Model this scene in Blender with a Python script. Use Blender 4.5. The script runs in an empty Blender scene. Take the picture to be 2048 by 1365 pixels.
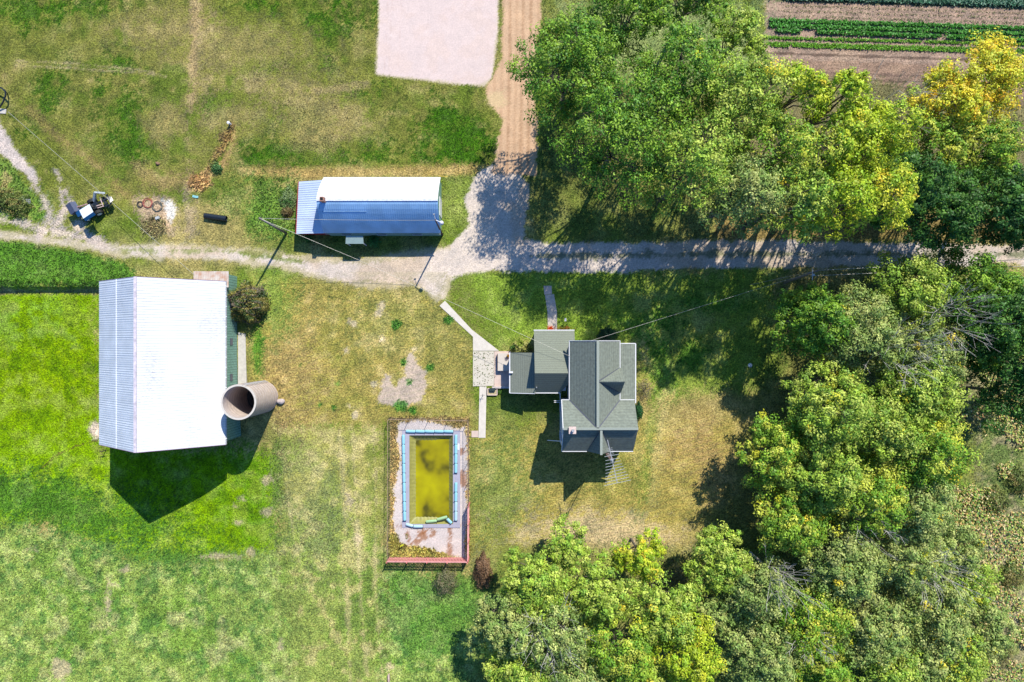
import bpy, math, random
import numpy as np
R = math.radians
rng = np.random.default_rng(7)
random.seed(7)
# ------------------------------------------------------------------ camera, sky, sun
H = 90.0
F = 2048*24/36.0
sc = bpy.context.scene
cam = bpy.data.objects.new("camera", bpy.data.cameras.new("camera"))
sc.collection.objects.link(cam)
cam.location = (0, 0, H)
cam.data.lens = 24; cam.data.sensor_width = 36
cam.data.clip_end = 6000; cam.data.clip_start = 1
sc.camera = cam
SUN_AZ = 26.0      # degrees from +Y towards +X
SUN_EL = 46.4
w = bpy.data.worlds.new("World"); sc.world = w; w.use_nodes = True
nt = w.node_tree; bg = nt.nodes["Background"]
sky = nt.nodes.new("ShaderNodeTexSky"); sky.sky_type = 'NISHITA'; sky.sun_disc = False
sky.sun_elevation = R(SUN_EL); sky.sun_rotation = R(SUN_AZ)
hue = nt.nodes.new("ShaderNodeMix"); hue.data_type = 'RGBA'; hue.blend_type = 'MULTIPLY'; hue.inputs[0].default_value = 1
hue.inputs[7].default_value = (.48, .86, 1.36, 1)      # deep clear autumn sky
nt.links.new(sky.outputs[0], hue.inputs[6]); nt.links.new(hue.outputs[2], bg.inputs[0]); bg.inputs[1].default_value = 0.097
sl = bpy.data.lights.new("sun", 'SUN'); sl.energy = 5.0; sl.angle = R(0.5); sl.color = (1.0, 0.95, 0.84)
so = bpy.data.objects.new("sun", sl); sc.collection.objects.link(so)
so.rotation_euler = (R(90-SUN_EL), 0, R(180-SUN_AZ)); so.location = (20, 40, 120)
sc.view_settings.view_transform = 'Standard'; sc.view_settings.look = 'None'
sc.view_settings.exposure = 0.55; sc.view_settings.gamma = 1.0
sc.cycles.max_bounces = 6; sc.cycles.transparent_max_bounces = 6
KA = 0.62           # albedo of a surface that reads as a given colour in full sun

# ------------------------------------------------------------------ helpers
def lin(c, k=KA):
    c = np.asarray(c, float)/255.0
    return np.where(c <= .04045, c/12.92, ((c+.055)/1.055)**2.4)*k
def P(px, py, z=0.0):
    s = (H-z)/F
    return ((px-1024)*s, (682.5-py)*s, z)
def O(dx, dy, z=0.0):                # plan offsets (in plan units of 1/15.17 m) from the plan centre
    return (dx/15.17, -dy/15.17, z)
def ss(a, b, x):
    t = np.clip((np.asarray(x, float)-a)/(b-a), 0, 1); return t*t*(3-2*t)
def zg(x, y):
    u = np.asarray(x)*15.17+1024; v = 682.5-np.asarray(y)*15.17
    f1 = (1-ss(340, 640, u))*ss(700, 1010, v)
    f2 = ss(572, 582, v)*(1-ss(270, 300, u))*(.25+.75*ss(590, 900, v))
    return -4.0*np.maximum(f1, f2)
def PG(px, py, up=0.0):              # point on the ground seen at this place
    z = 0.0
    for _ in range(6):
        x, y, _z = P(px, py, z); z = float(zg(x, y))
    return (x, y, z+up)

C = sc.collection
def tag(o, label=None, cat=None, group=None, kind=None):
    if label: o['label'] = label
    if cat: o['category'] = cat
    if group: o['group'] = group
    if kind: o['kind'] = kind
    return o
def thing(name, label, cat, loc, group=None):
    o = bpy.data.objects.new(name, None); C.objects.link(o); o.location = loc
    o.empty_display_size = .5
    return tag(o, label, cat, group)

class MB:
    def __init__(s): s.v = []; s.f = []
    def add(s, vs, fs):
        n = len(s.v); s.v += [tuple(map(float, p)) for p in vs]; s.f += [tuple(i+n for i in f) for f in fs]; return s
    def hexa(s, p):
        return s.add(p, [(0,3,2,1), (4,5,6,7), (0,1,5,4), (1,2,6,5), (2,3,7,6), (3,0,4,7)])
    def box(s, c, size, rz=0, rx=0, ry=0):
        from mathutils import Euler, Vector
        e = Euler((rx, ry, rz)).to_matrix(); hx, hy, hz = [k/2 for k in size]; c = Vector(c)
        pts = [c+e@Vector(q) for q in [(-hx,-hy,-hz),(hx,-hy,-hz),(hx,hy,-hz),(-hx,hy,-hz),(-hx,-hy,hz),(hx,-hy,hz),(hx,hy,hz),(-hx,hy,hz)]]
        return s.hexa(pts)
    def bar(s, p, q, w_, h_):
        p = np.array(p, float); q = np.array(q, float); d = q-p; L = np.linalg.norm(d); d /= max(L, 1e-9)
        up = np.array((0, 0, 1.)) if abs(d[2]) < .95 else np.array((0, 1., 0))
        a = np.cross(d, up); a /= np.linalg.norm(a); b = np.cross(a, d)
        a *= w_/2; b *= h_/2
        return s.hexa([p-a-b, p+a-b, q+a-b, q-a-b, p-a+b, p+a+b, q+a+b, q-a+b])
    def tube(s, p, q, r0, r1=None, n=8, cap=True):
        r1 = r0 if r1 is None else r1
        p = np.array(p, float); q = np.array(q, float); d = q-p; d /= max(np.linalg.norm(d), 1e-9)
        up = np.array((0, 0, 1.)) if abs(d[2]) < .95 else np.array((0, 1., 0))
        a = np.cross(d, up); a /= np.linalg.norm(a); b = np.cross(d, a)
        vs = []
        for c, r in ((p, r0), (q, r1)):
            for i in range(n):
                t = 2*math.pi*i/n; vs.append(c+r*(a*math.cos(t)+b*math.sin(t)))
        fs = [(i, (i+1) % n, n+(i+1) % n, n+i) for i in range(n)]
        if cap: fs += [tuple(range(n))[::-1], tuple(range(n, 2*n))]
        return s.add(vs, fs)
    def path(s, pts, r, n=6):
        for a, b in zip(pts[:-1], pts[1:]): s.tube(a, b, r, r, n)
        return s
    def slab(s, top, th):            # top: 4 corner points, extruded straight along the inward normal
        t = [np.array(p, float) for p in top]
        nrm = np.cross(t[1]-t[0], t[2]-t[0]); nrm /= np.linalg.norm(nrm)
        if nrm[2] < 0: t = t[::-1]; nrm = -nrm
        b = [p-nrm*th for p in t]; n = len(t)
        return s.add(b+t, [tuple(range(n))[::-1], tuple(range(n, 2*n))]+[(i, (i+1) % n, n+(i+1) % n, n+i) for i in range(n)])
    def prism(s, poly, z0, z1):
        n = len(poly)
        a = sum(poly[i][0]*poly[(i+1) % n][1]-poly[(i+1) % n][0]*poly[i][1] for i in range(n))
        if a < 0: poly = poly[::-1]
        return s.add([(x, y, z0) for x, y in poly]+[(x, y, z1) for x, y in poly],
                     [tuple(range(n))[::-1], tuple(range(n, 2*n))]+[(i, (i+1) % n, n+(i+1) % n, n+i) for i in range(n)])
    def lathe(s, c, prof, n=40):
        vs = []; fs = []; m = len(prof)
        for r, z in prof:
            for i in range(n):
                t = 2*math.pi*i/n; vs.append((c[0]+r*math.cos(t), c[1]+r*math.sin(t), c[2]+z))
        for j in range(m-1):
            for i in range(n): fs.append((j*n+i, j*n+(i+1) % n, (j+1)*n+(i+1) % n, (j+1)*n+i))
        return s.add(vs, fs)
    def blob(s, c, r, seed=0, amp=.18, sub=10):
        rg = random.Random(seed); ph = [rg.uniform(0, 6) for _ in range(6)]
        vs = []; fs = []; nu, nv = sub*2, sub
        for j in range(nv+1):
            th = math.pi*j/nv
            for i in range(nu):
                p = 2*math.pi*i/nu
                k = 1+amp*(math.sin(2*p+ph[0])*math.sin(th)+.6*math.sin(3*p+ph[1]+2*th)*math.sin(th)+.4*math.sin(5*th+ph[2]))
                vs.append((c[0]+r[0]*k*math.sin(th)*math.cos(p), c[1]+r[1]*k*math.sin(th)*math.sin(p), c[2]+r[2]*k*math.cos(th)))
        for j in range(nv):
            for i in range(nu): fs.append((j*nu+i, (j+1)*nu+i, (j+1)*nu+(i+1) % nu, j*nu+(i+1) % nu))
        return s.add(vs, fs)
    def build(s, name, mat, parent=None, loc=None, smooth=False, label=None):
        L = np.array(parent.location if parent is not None and parent.parent is None else (parent['_w'] if parent is not None else (loc or (0, 0, 0))), float)
        me = bpy.data.meshes.new(name)
        me.from_pydata([tuple(np.array(p)-L) for p in s.v], [], s.f)
        me.materials.append(mat)
        if smooth:
            me.polygons.foreach_set('use_smooth', [True]*len(me.polygons))
        me.update()
        o = bpy.data.objects.new(name, me); C.objects.link(o)
        if parent is not None: o.parent = parent
        else: o.location = tuple(L)
        if label: o['label'] = label
        return o
def sub(mb, name, mat, part, root, **k):      # a sub-part: parent is a part placed at its thing's origin
    o = mb.build(name, mat, None, loc=tuple(root.location), **k)
    o.location = (0, 0, 0); o.parent = part; return o

def fastmesh(name, verts, k, mat, cols=None, parent=None, loc=(0, 0, 0), flip=False):
    """verts (N*k,3): N separate faces of k corners"""
    n = len(verts); nf = n//k
    me = bpy.data.meshes.new(name)
    me.vertices.add(n); me.loops.add(n); me.polygons.add(nf)
    L = np.array(parent.location if parent is not None else loc, float)
    me.vertices.foreach_set('co', (verts-L).astype(np.float32).ravel())
    me.loops.foreach_set('vertex_index', np.arange(n, dtype=np.int32))
    me.polygons.foreach_set('loop_start', np.arange(0, n, k, dtype=np.int32))
    me.polygons.foreach_set('loop_total', np.full(nf, k, dtype=np.int32))
    me.update(calc_edges=True)
    if cols is not None:
        a = me.attributes.new('Col', 'FLOAT_COLOR', 'POINT')
        cc = np.ones((n, 4), np.float32); cc[:, :3] = np.repeat(cols, k, axis=0)
        a.data.foreach_set('color', cc.ravel())
    me.materials.append(mat)
    o = bpy.data.objects.new(name, me); C.objects.link(o)
    if parent is not None: o.parent = parent
    else: o.location = tuple(L)
    return o

# ------------------------------------------------------------------ numpy noise
def vnoise(x, y, scale, seed):
    r = np.random.default_rng(seed); T = r.random((64, 64))
    u = x/scale+31.7; v = y/scale+17.3
    iu = np.floor(u).astype(int); iv = np.floor(v).astype(int)
    fu = u-iu; fv = v-iv; fu = fu*fu*(3-2*fu); fv = fv*fv*(3-2*fv)
    g = lambda a, b: T[a % 64, b % 64]
    return (g(iu, iv)*(1-fu)+g(iu+1, iv)*fu)*(1-fv)+(g(iu, iv+1)*(1-fu)+g(iu+1, iv+1)*fu)*fv
def fbm(x, y, scale, seed, octv=4):
    s = 0; a = 1; t = 0
    for i in range(octv):
        s = s+a*vnoise(x, y, scale/2**i, seed+i*13); t += a; a *= .6
    return s/t

# ------------------------------------------------------------------ materials
def nodes(m): m.use_nodes = True; return m.node_tree
def mat(name, col, rough=.8, metal=0.0, nscale=3.0, ncon=.25, bump=0.0, bscale=None, k=KA, stripes=None, spec=None, tint=None):
    m = bpy.data.materials.new(name); t = nodes(m); b = t.nodes['Principled BSDF']; L = t.links
    c = lin(col, k)
    b.inputs['Roughness'].default_value = rough; b.inputs['Metallic'].default_value = metal
    if spec is not None: b.inputs['Specular IOR Level'].default_value = spec
    tc = t.nodes.new('ShaderNodeTexCoord')
    nz = t.nodes.new('ShaderNodeTexNoise'); nz.inputs['Scale'].default_value = nscale; nz.inputs['Detail'].default_value = 5
    L.new(tc.outputs['Object'], nz.inputs['Vector'])
    rp = t.nodes.new('ShaderNodeValToRGB')
    c2 = lin(tint, k) if tint is not None else c*(1+ncon)
    rp.color_ramp.elements[0].position = .3; rp.color_ramp.elements[1].position = .7
    rp.color_ramp.elements[0].color = (*(np.clip(c*(1-ncon), 0, 1)), 1); rp.color_ramp.elements[1].color = (*np.clip(c2, 0, 1), 1)
    L.new(nz.outputs['Fac'], rp.inputs[0]); src = rp.outputs[0]
    if stripes:                        # (axis, period m, strength)
        sx = t.nodes.new('ShaderNodeSeparateXYZ'); L.new(tc.outputs['Object'], sx.inputs[0])
        mu = t.nodes.new('ShaderNodeMath'); mu.operation = 'MULTIPLY'; mu.inputs[1].default_value = 1.0/stripes[1]
        L.new(sx.outputs[stripes[0]], mu.inputs[0])
        fr = t.nodes.new('ShaderNodeMath'); fr.operation = 'FRACT'; L.new(mu.outputs[0], fr.inputs[0])
        lt = t.nodes.new('ShaderNodeMath'); lt.operation = 'LESS_THAN'; lt.inputs[1].default_value = .28; L.new(fr.outputs[0], lt.inputs[0])
        mm = t.nodes.new('ShaderNodeMath'); mm.operation = 'MULTIPLY'; mm.inputs[1].default_value = stripes[2]; L.new(lt.outputs[0], mm.inputs[0])
        mx = t.nodes.new('ShaderNodeMix'); mx.data_type = 'RGBA'; mx.blend_type = 'MULTIPLY'
        mx.inputs[7].default_value = (.35, .35, .38, 1)
        L.new(mm.outputs[0], mx.inputs[0]); L.new(src, mx.inputs[6]); src = mx.outputs[2]
    L.new(src, b.inputs['Base Color'])
    if bump:
        n2 = t.nodes.new('ShaderNodeTexNoise'); n2.inputs['Scale'].default_value = bscale or nscale*4; n2.inputs['Detail'].default_value = 4
        L.new(tc.outputs['Object'], n2.inputs['Vector'])
        bp = t.nodes.new('ShaderNodeBump'); bp.inputs['Strength'].default_value = bump; bp.inputs['Distance'].default_value = .05
        L.new(n2.outputs['Fac'], bp.inputs['Height']); L.new(bp.outputs[0], b.inputs['Normal'])
    return m

def ground_mat():
    m = bpy.data.materials.new('turf_and_soil'); t = nodes(m); b = t.nodes['Principled BSDF']; L = t.links
    b.inputs['Roughness'].default_value = .95; b.inputs['Specular IOR Level'].default_value = .1
    at = t.nodes.new('ShaderNodeAttribute'); at.attribute_name = 'Col'
    ar = t.nodes.new('ShaderNodeAttribute'); ar.attribute_name = 'Rough'
    tc = t.nodes.new('ShaderNodeTexCoord'); src = at.outputs['Color']
    hs = []
    for sc_, lo, hi in ((5.0, .36, 1.7), (1.3, .84, 1.18)):
        n = t.nodes.new('ShaderNodeTexNoise'); n.inputs['Scale'].default_value = sc_; n.inputs['Detail'].default_value = 3; n.inputs['Roughness'].default_value = .65
        L.new(tc.outputs['Object'], n.inputs['Vector'])
        mr = t.nodes.new('ShaderNodeMapRange'); mr.inputs[1].default_value = .3; mr.inputs[2].default_value = .7
        mr.inputs[3].default_value = lo; mr.inputs[4].default_value = hi
        L.new(n.outputs['Fac'], mr.inputs[0])
        # weaken on smooth surfaces
        mxf = t.nodes.new('ShaderNodeMix'); mxf.data_type = 'FLOAT'; mxf.inputs[2].default_value = 1.0
        L.new(ar.outputs['Fac'], mxf.inputs[0]); L.new(mr.outputs[0], mxf.inputs[3])
        mx = t.nodes.new('ShaderNodeVectorMath'); mx.operation = 'SCALE'
        L.new(src, mx.inputs[0]); L.new(mxf.outputs[0], mx.inputs['Scale']); src = mx.outputs[0]; hs.append(n)
    L.new(src, b.inputs['Base Color'])
    bp = t.nodes.new('ShaderNodeBump'); bp.inputs['Distance'].default_value = .22
    mu = t.nodes.new('ShaderNodeMath'); mu.operation = 'MULTIPLY'; mu.inputs[1].default_value = .8; L.new(ar.outputs['Fac'], mu.inputs[0])
    L.new(mu.outputs[0], bp.inputs['Strength']); L.new(hs[0].outputs['Fac'], bp.inputs['Height']); L.new(bp.outputs[0], b.inputs['Normal'])
    return m
def leaf_mat(name, trans=.35, rough=.55):
    m = bpy.data.materials.new(name); t = nodes(m); b = t.nodes['Principled BSDF']; L = t.links
    at = t.nodes.new('ShaderNodeAttribute'); at.attribute_name = 'Col'
    L.new(at.outputs['Color'], b.inputs['Base Color']); b.inputs['Roughness'].default_value = rough
    b.inputs['Specular IOR Level'].default_value = .25
    tr = t.nodes.new('ShaderNodeBsdfTranslucent'); L.new(at.outputs['Color'], tr.inputs[0])
    mx = t.nodes.new('ShaderNodeMixShader'); mx.inputs[0].default_value = trans
    L.new(b.outputs[0], mx.inputs[1]); L.new(tr.outputs[0], mx.inputs[2])
    L.new(mx.outputs[0], t.nodes['Material Output'].inputs[0])
    return m
M_ground = ground_mat()
M_leaf = leaf_mat('leaf', .22, .5)
M_grass = leaf_mat('grass_blade', .25, .7)
M_bark = mat('bark', (125, 115, 100), .9, ncon=.35, nscale=6, bump=.5)
M_dead = mat('dead_wood', (226, 218, 206), .9, ncon=.2, nscale=6)

# ------------------------------------------------------------------ the ground, painted as a map of soils and turf
def axis(a, b, st, far):
    core = np.arange(a, b+1e-6, st); out = [core]
    g = []; d = st; x = b
    while x < far: d *= 1.13; x += d; g.append(x)
    l = []; d = st; x = a
    while x > -far: d *= 1.13; x -= d; l.append(x)
    return np.array(l[::-1]+list(core)+g)
GX = axis(-76, 76, .2, 1500); GY = axis(-50, 50, .2, 1500)
X, Y = np.meshgrid(GX, GY)
Z = zg(X, Y)
Z = Z+(fbm(X, Y, 3.0, 5, 3)-.5)*.10*(np.abs(X) < 90)
U = 1024+F*X/(H-Z); V = 682.5-F*Y/(H-Z)           # where each spot lies on the survey
col = np.zeros(X.shape+(3,)); hg = np.full(X.shape, .07); dn = np.full(X.shape, 1.0); ro = np.ones(X.shape)
n1 = fbm(X, Y, 9.0, 1); n2 = fbm(X, Y, 2.5, 2); n3 = fbm(X, Y, 22, 3); n4 = fbm(X, Y, .9, 4, 2)
nw = (n2-.5)*2
def sd_poly(pts, closed=True):
    """signed distance to polygon (negative inside) in plan pixels"""
    pts = np.array(pts, float); d = np.full(U.shape, 1e9); s = np.zeros(U.shape, bool)
    n = len(pts)
    for i in range(n if closed else n-1):
        a = pts[i]; b = pts[(i+1) % n]; e = b-a
        wx = U-a[0]; wy = V-a[1]
        t = np.clip((wx*e[0]+wy*e[1])/max(e@e, 1e-9), 0, 1)
        d = np.minimum(d, np.hypot(wx-e[0]*t, wy-e[1]*t))
        if closed:
            c = ((a[1] > V) != (b[1] > V)) & (U < (b[0]-a[0])*(V-a[1])/((b[1]-a[1]) or 1e-9)+a[0]); s ^= c
    return np.where(s, -d, d) if closed else d
n5 = fbm(X, Y, 1.6, 44, 4); n6 = rng.random(X.shape)
def soft(d, w_=6, wob=8): return np.clip(.5-(d+nw*wob*1.1+(n4-.5)*wob*1.6+(n6-.5)*w_*1.2)/w_, 0, 1)
def ell(cx, cy, rx, ry, rot=0):
    c, s = math.cos(R(rot)), math.sin(R(rot)); x = (U-cx)*c+(V-cy)*s; y = -(U-cx)*s+(V-cy)*c
    return (np.hypot(x/rx, y/ry)-1)*min(rx, ry)
def paint(m, c, st=1.0, h=None, dens=None, rough=None):
    global col, hg, dn, ro
    a = (m*st)[..., None]; col = col*(1-a)+lin(c)*a
    if h is not None: hg = hg*(1-m)+h*m
    if dens is not None: dn = dn*(1-m)+dens*m
    if rough is not None: ro = ro*(1-m)+rough*m
def mixc(a, b, t): return lin(a)*(1-t[..., None])+lin(b)*t[..., None]
# base turf: olive, drying to straw
t0 = ss(.35, .65, n1*.6+n3*.25+n2*.15)
col = mixc((112, 134, 44), (172, 158, 96), t0)
# pasture west, below the barn: lush
SW = soft(sd_poly([(-900, 565), (205, 565), (205, 900), (560, 900), (560, 1110), (300, 1135), (100, 1060), (-900, 1040)]), 30, 22)
paint(SW, (138, 178, 2), 1, .12, 1.2)
paint(SW*ss(.5, .62, n1*.5+n2*.5), (104, 156, 24), .65); paint(soft(ell(90, 740, 150, 110), 80, 40)*SW*ss(.3, .5, n5), (156, 186, 2), .75); paint(SW*soft(ell(60, 640, 120, 60), 40, 30)*ss(.42, .55, n5), (130, 176, 60), .5)
paint(SW*ss(.56, .66, n2), (164, 184, 60), .5)
paint(soft(sd_poly([(-900, 478), (60, 480), (240, 525), (290, 560), (200, 575), (-900, 575)]), 8, 10), (96, 150, 44), .9, .2, 1.3)
BL = soft(sd_poly([(-900, 1035), (100, 1055), (300, 1125), (540, 1105), (700, 1150), (780, 1140), (980, 1180), (920, 1500), (500, 2600), (-900, 2600)]), 20, 14)
paint(BL, (166, 190, 92), 1, .2, 1.3)
paint(BL*ss(.5, .6, n1), (132, 172, 66), .7); paint(BL*ss(.52, .6, n5), (182, 200, 110), .5); paint(BL*ss(.56, .64, fbm(X, Y, 1.1, 61, 3)), (96, 146, 66), .7)
paint(BL*ss(.57, .68, n2*.6+n1*.4), (204, 202, 134), .6)
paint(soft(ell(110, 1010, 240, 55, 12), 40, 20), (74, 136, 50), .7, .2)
paint(soft(ell(350, 1115, 150, 22, 4), 20, 12), (92, 146, 60), .7, .2)
paint(soft(sd_poly([(770, 1130), (960, 1150), (960, 1240), (880, 1330), (800, 1300), (740, 1200)]), 20, 14), (104, 156, 62), .7, .2)
# mown strip between barn and pool, with wheel streaks
ST = soft(sd_poly([(545, 850), (760, 850), (765, 1200), (740, 2000), (640, 2000), (560, 1100)]), 30, 20)
paint(ST, (180, 176, 92), .85)
st = .5+.5*np.sin((U-.06*V)*.16+n2*3)
TOPS = 1-ss(980, 1120, V)
paint(ST*ss(.5, .95, st)*ss(640, 700, U)*(.35+.65*TOPS), (200, 184, 116), .4); paint(ST*ss(.7, .95, 1-st)*ss(640, 700, U), (120, 148, 62), .3)
paint(ST*(1-TOPS), (152, 176, 84), .7, .16)
paint(ST*ss(.5, .62, n1), (116, 150, 58), .6); paint(ST*ss(.55, .66, n5), (200, 184, 120), .5)
for pl in ([(705, 850), (712, 1010), (718, 1150), (735, 1365), (740, 1600)], [(748, 850), (752, 1000), (750, 1180), (765, 1365), (770, 1600)], [(560, 860), (575, 1000), (600, 1130)], [(680, 860), (690, 1040), (700, 1365)]):
    paint(soft(sd_poly(pl, False)-2.5, 4, 6), (204, 188, 130), .6, .05)
paint(soft(ell(556, 960, 14, 110, 3), 14, 12), (84, 134, 48), .6, .2); paint(soft(ell(640, 1060, 40, 60), 40, 30), (96, 146, 74), .5, .2)
paint(soft(sd_poly([(760, 1180), (800, 1290), (860, 1420)], False)-4, 8, 8), (112, 156, 80), .5)
paint(soft(ell(625, 1010, 45, 120, -8), 50, 30), (190, 184, 120), .5)
# lawn round the house
paint(soft(sd_poly([(940, 850), (1500, 820), (1440, 1070), (940, 1110)]), 30, 20), (180, 162, 84), .8)
paint(soft(ell(1000, 990, 60, 130, 8), 60, 24), (112, 148, 66), .6)
paint(soft(ell(1230, 940, 60, 60), 60, 20), (140, 158, 60), .4)
paint(soft(ell(1225, 1065, 150, 36, 4), 26, 22), (214, 188, 142), .9, .04, .5)
paint(soft(ell(1080, 1062, 60, 12, -20), 22, 18), (208, 186, 136), .7, .04, .5)
paint(soft(sd_poly([(930, 540), (1560, 530), (1560, 760), (1300, 800), (1280, 690), (1000, 690)]), 26, 20), (142, 172, 58), .8, .1)  # lawn and patch below brightened to stand in for sunlit gaps in shade
paint(soft(sd_poly([(1270, 600), (1460, 600), (1440, 700), (1280, 780)]), 36, 24), (176, 178, 80), .8)
for q in [(1310, 640, 50, 22), (1385, 705, 30, 30), (1330, 740, 26, 40), (1300, 680, 24, 30), (1400, 610, 60, 12)]:
    paint(soft(ell(*q), 22, 18), (92, 160, 44), .75, .2)
for q in [(1395, 850, 24, 30), (1370, 900, 60, 40), (1440, 960, 50, 60)]:
    paint(soft(ell(*q), 40, 26), (192, 160, 104), .6)
paint(soft(ell(1320, 880, 6, 90, 8), 14, 8), (206, 192, 120), .6); paint(soft(ell(1296, 900, 8, 80, 8), 14, 8), (128, 160, 56), .6)
# middle lawn
ML = soft(sd_poly([(500, 545), (620, 560), (780, 580), (880, 590), (945, 700), (945, 860), (760, 850), (560, 850), (495, 760)]), 16, 12)
paint(ML, (184, 164, 88), .85); paint(ML*ss(.5, .66, n5*.5+n1*.5), (206, 182, 116), .5); paint(ML*ss(.52, .62, n2), (150, 150, 66), .5)
paint(soft(ell(575, 745, 70, 100), 60, 30), (192, 162, 104), .7)
paint(soft(ell(540, 600, 46, 70), 40, 26), (134, 172, 66), .7, .1)
paint(soft(ell(800, 640, 120, 60), 70, 40), (152, 156, 80), .6)
paint(soft(ell(515, 690, 12, 60), 10, 6), (84, 160, 36), .8, .15)
paint(soft(ell(880, 690, 60, 90, -20), 60, 30), (158, 152, 80), .6)
paint(soft(sd_poly([(820, 705), (848, 745), (852, 775), (846, 805), (800, 812), (756, 806), (762, 775), (772, 745), (790, 772), (812, 740)]), 4, 6), (208, 186, 168), .95, .03, .25, .5)
for x, y, r_ in [(764, 612, 6), (757, 627, 8), (699, 641, 4), (708, 649, 6), (764, 678, 6), (748, 768, 7), (711, 830, 7), (693, 702, 5), (828, 700, 4), (700, 812, 5)]:
    paint(soft(ell(x, y, r_, r_*1.1), 4, 3), (218, 198, 160), .9, .03, .2)
for x, y, r_ in [(793, 650, 11), (675, 717, 4), (674, 768, 5), (640, 810, 5), (668, 815, 4), (805, 725, 6), (898, 640, 8), (601, 731, 3), (860, 735, 5), (818, 765, 7), (800, 812, 12), (826, 822, 8)]:
    paint(soft(ell(x, y, r_, r_), 4, 4), (66, 150, 46), .85, .22, 1.6)
# north-west field
NWF = soft(sd_poly([(-900, -900), (1000, -900), (990, 345), (600, 345), (330, 430), (-900, 430)]), 16, 12)
paint(NWF, (138, 138, 62), .55); paint(NWF*ss(.52, .66, n5*.5+n1*.5), (178, 158, 98), .45)
paint(NWF*ss(.48, .6, n1*.6+n2*.4), (98, 128, 32), .75)
for q in [(60, 18, 70, 34, 0), (190, 10, 60, 24, -10), (240, 130, 26, 40, 0), (250, 215, 55, 36, 30), (262, 285, 52, 44, 30), (420, 215, 34, 22, -20), (560, 310, 70, 28, 0),
          (700, 305, 110, 22, 0), (905, 275, 70, 52, 0), (940, 300, 46, 40, 0), (860, 235, 30, 24, 0), (545, 138, 20, 12, 0), (650, 140, 16, 18, 0), (740, 20, 90, 24, 0),
          (740, 190, 60, 20, 0), (640, 60, 40, 30, 30), (600, 240, 60, 20, 0), (100, 190, 30, 60, 30), (560, 10, 60, 16, 0), (900, 345, 60, 12, 0)]:
    paint(soft(ell(*q), 26, 30)*ss(.28, .5, n5), (70, 122, 14), .85, .13, 1.4)
for q in [(400, 110, 6, 110, 3), (470, 230, 60, 30, 0), (630, 250, 60, 60, 0), (330, 250, 40, 40, 0), (580, 170, 90, 26, 0), (330, 60, 90, 30, 0), (700, 240, 40, 40, 0), (480, 90, 120, 40, 0)]:
    paint(soft(ell(*q), 30, 22), (192, 170, 112), .55)
paint(soft(ell(388, 80, 7, 130, 3), 8, 10), (200, 172, 122), .8)
for k in range(5):
    paint(soft(sd_poly([(405, 160+k*7), (560, 158+k*6), (650, 178+k*2), (740, 160+k*4)], False)-1.2, 3, 3)*(NWF > .5), (200, 178, 120), .55)
for k in range(2):
    paint(soft(sd_poly([(34, 122+k*10), (150, 128+k*9), (290, 142+k*6), (340, 155)], False)-1.2, 3, 3), (206, 184, 136), .7)
paint(soft(sd_poly([(40, 200), (110, 270), (190, 330), (240, 380), (300, 430)], False)-6, 14, 10), (192, 160, 104), .6)
paint(soft(sd_poly([(480, 338), (990, 330), (990, 350), (885, 356), (600, 358), (500, 352)]), 8, 6), (202, 172, 104), .9)
paint(soft(sd_poly([(500, 360), (592, 366), (590, 470), (500, 470)]), 24, 16), (120, 168, 60), .8, .25, 1.4)
paint(soft(ell(465, 400, 30, 40), 30, 20), (130, 160, 66), .6, .14)
paint(soft(sd_poly([(883, 356), (955, 350), (930, 440), (890, 480)]), 14, 10), (150, 168, 76), .8, .14)
paint(soft(sd_poly([(385, 360), (405, 345), (460, 300), (470, 262), (455, 330), (420, 360)]), 10, 8), (206, 166, 110), .85, .05, .4)
paint(soft(sd_poly([(270, 330), (340, 345), (400, 360), (350, 384), (300, 385)]), 20, 14), (196, 164, 110), .6)
# west edge weeds
paint(soft(sd_poly([(-400, 300), (20, 320), (60, 370), (95, 415), (90, 440), (-400, 440)]), 12, 10), (132, 166, 70), .9, .27, .5); paint(soft(ell(30, 385, 60, 60), 40, 30)*ss(.48, .6, n5), (190, 170, 110), .8); paint(soft(ell(40, 410, 60, 40), 30, 30)*ss(.5, .6, n2), (96, 150, 40), .8)
# scrap corner
paint(soft(sd_poly([(270, 398), (330, 392), (352, 405), (360, 430), (345, 470), (300, 470), (272, 420)]), 12, 10), (206, 176, 146), .9, .05, .5)
paint(soft(sd_poly([(325, 400), (345, 402), (356, 420), (352, 440), (342, 448), (330, 430)]), 5, 5), (246, 238, 226), 1, .02, .1)
paint(soft(sd_poly([(380, 370), (372, 400), (380, 430), (376, 460)], False)-6, 14, 12), (212, 184, 150), .6)
# field on the north-east
FD = sd_poly([(1524, -60), (1530, 60), (1500, 140), (1500, 330), (2300, 360), (2300, -900), (1530, -900)])
paint(soft(FD, 6, 4), (186, 158, 138), 1, .03, .06, .75)
fx = V-(U-1530)*.034
for y0, y1, c_ in [(118, 330, (164, 134, 114)), (104, 109, (110, 90, 78)), (152, 156, (120, 98, 86)), (140, 144, (130, 108, 96)), (164, 167, (110, 90, 80)), (-50, 2, (90, 110, 70))]:
    paint(soft(FD, 4, 2)*((fx > y0) & (fx < y1)), c_, .8)
for k in range(30):
    yy = 6+k*9.2
    paint(soft(FD, 4, 2)*ss(0, 1, 1-np.abs(fx-yy+nw)/1.2)*(fx < 200), (126, 104, 90), .4)
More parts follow.
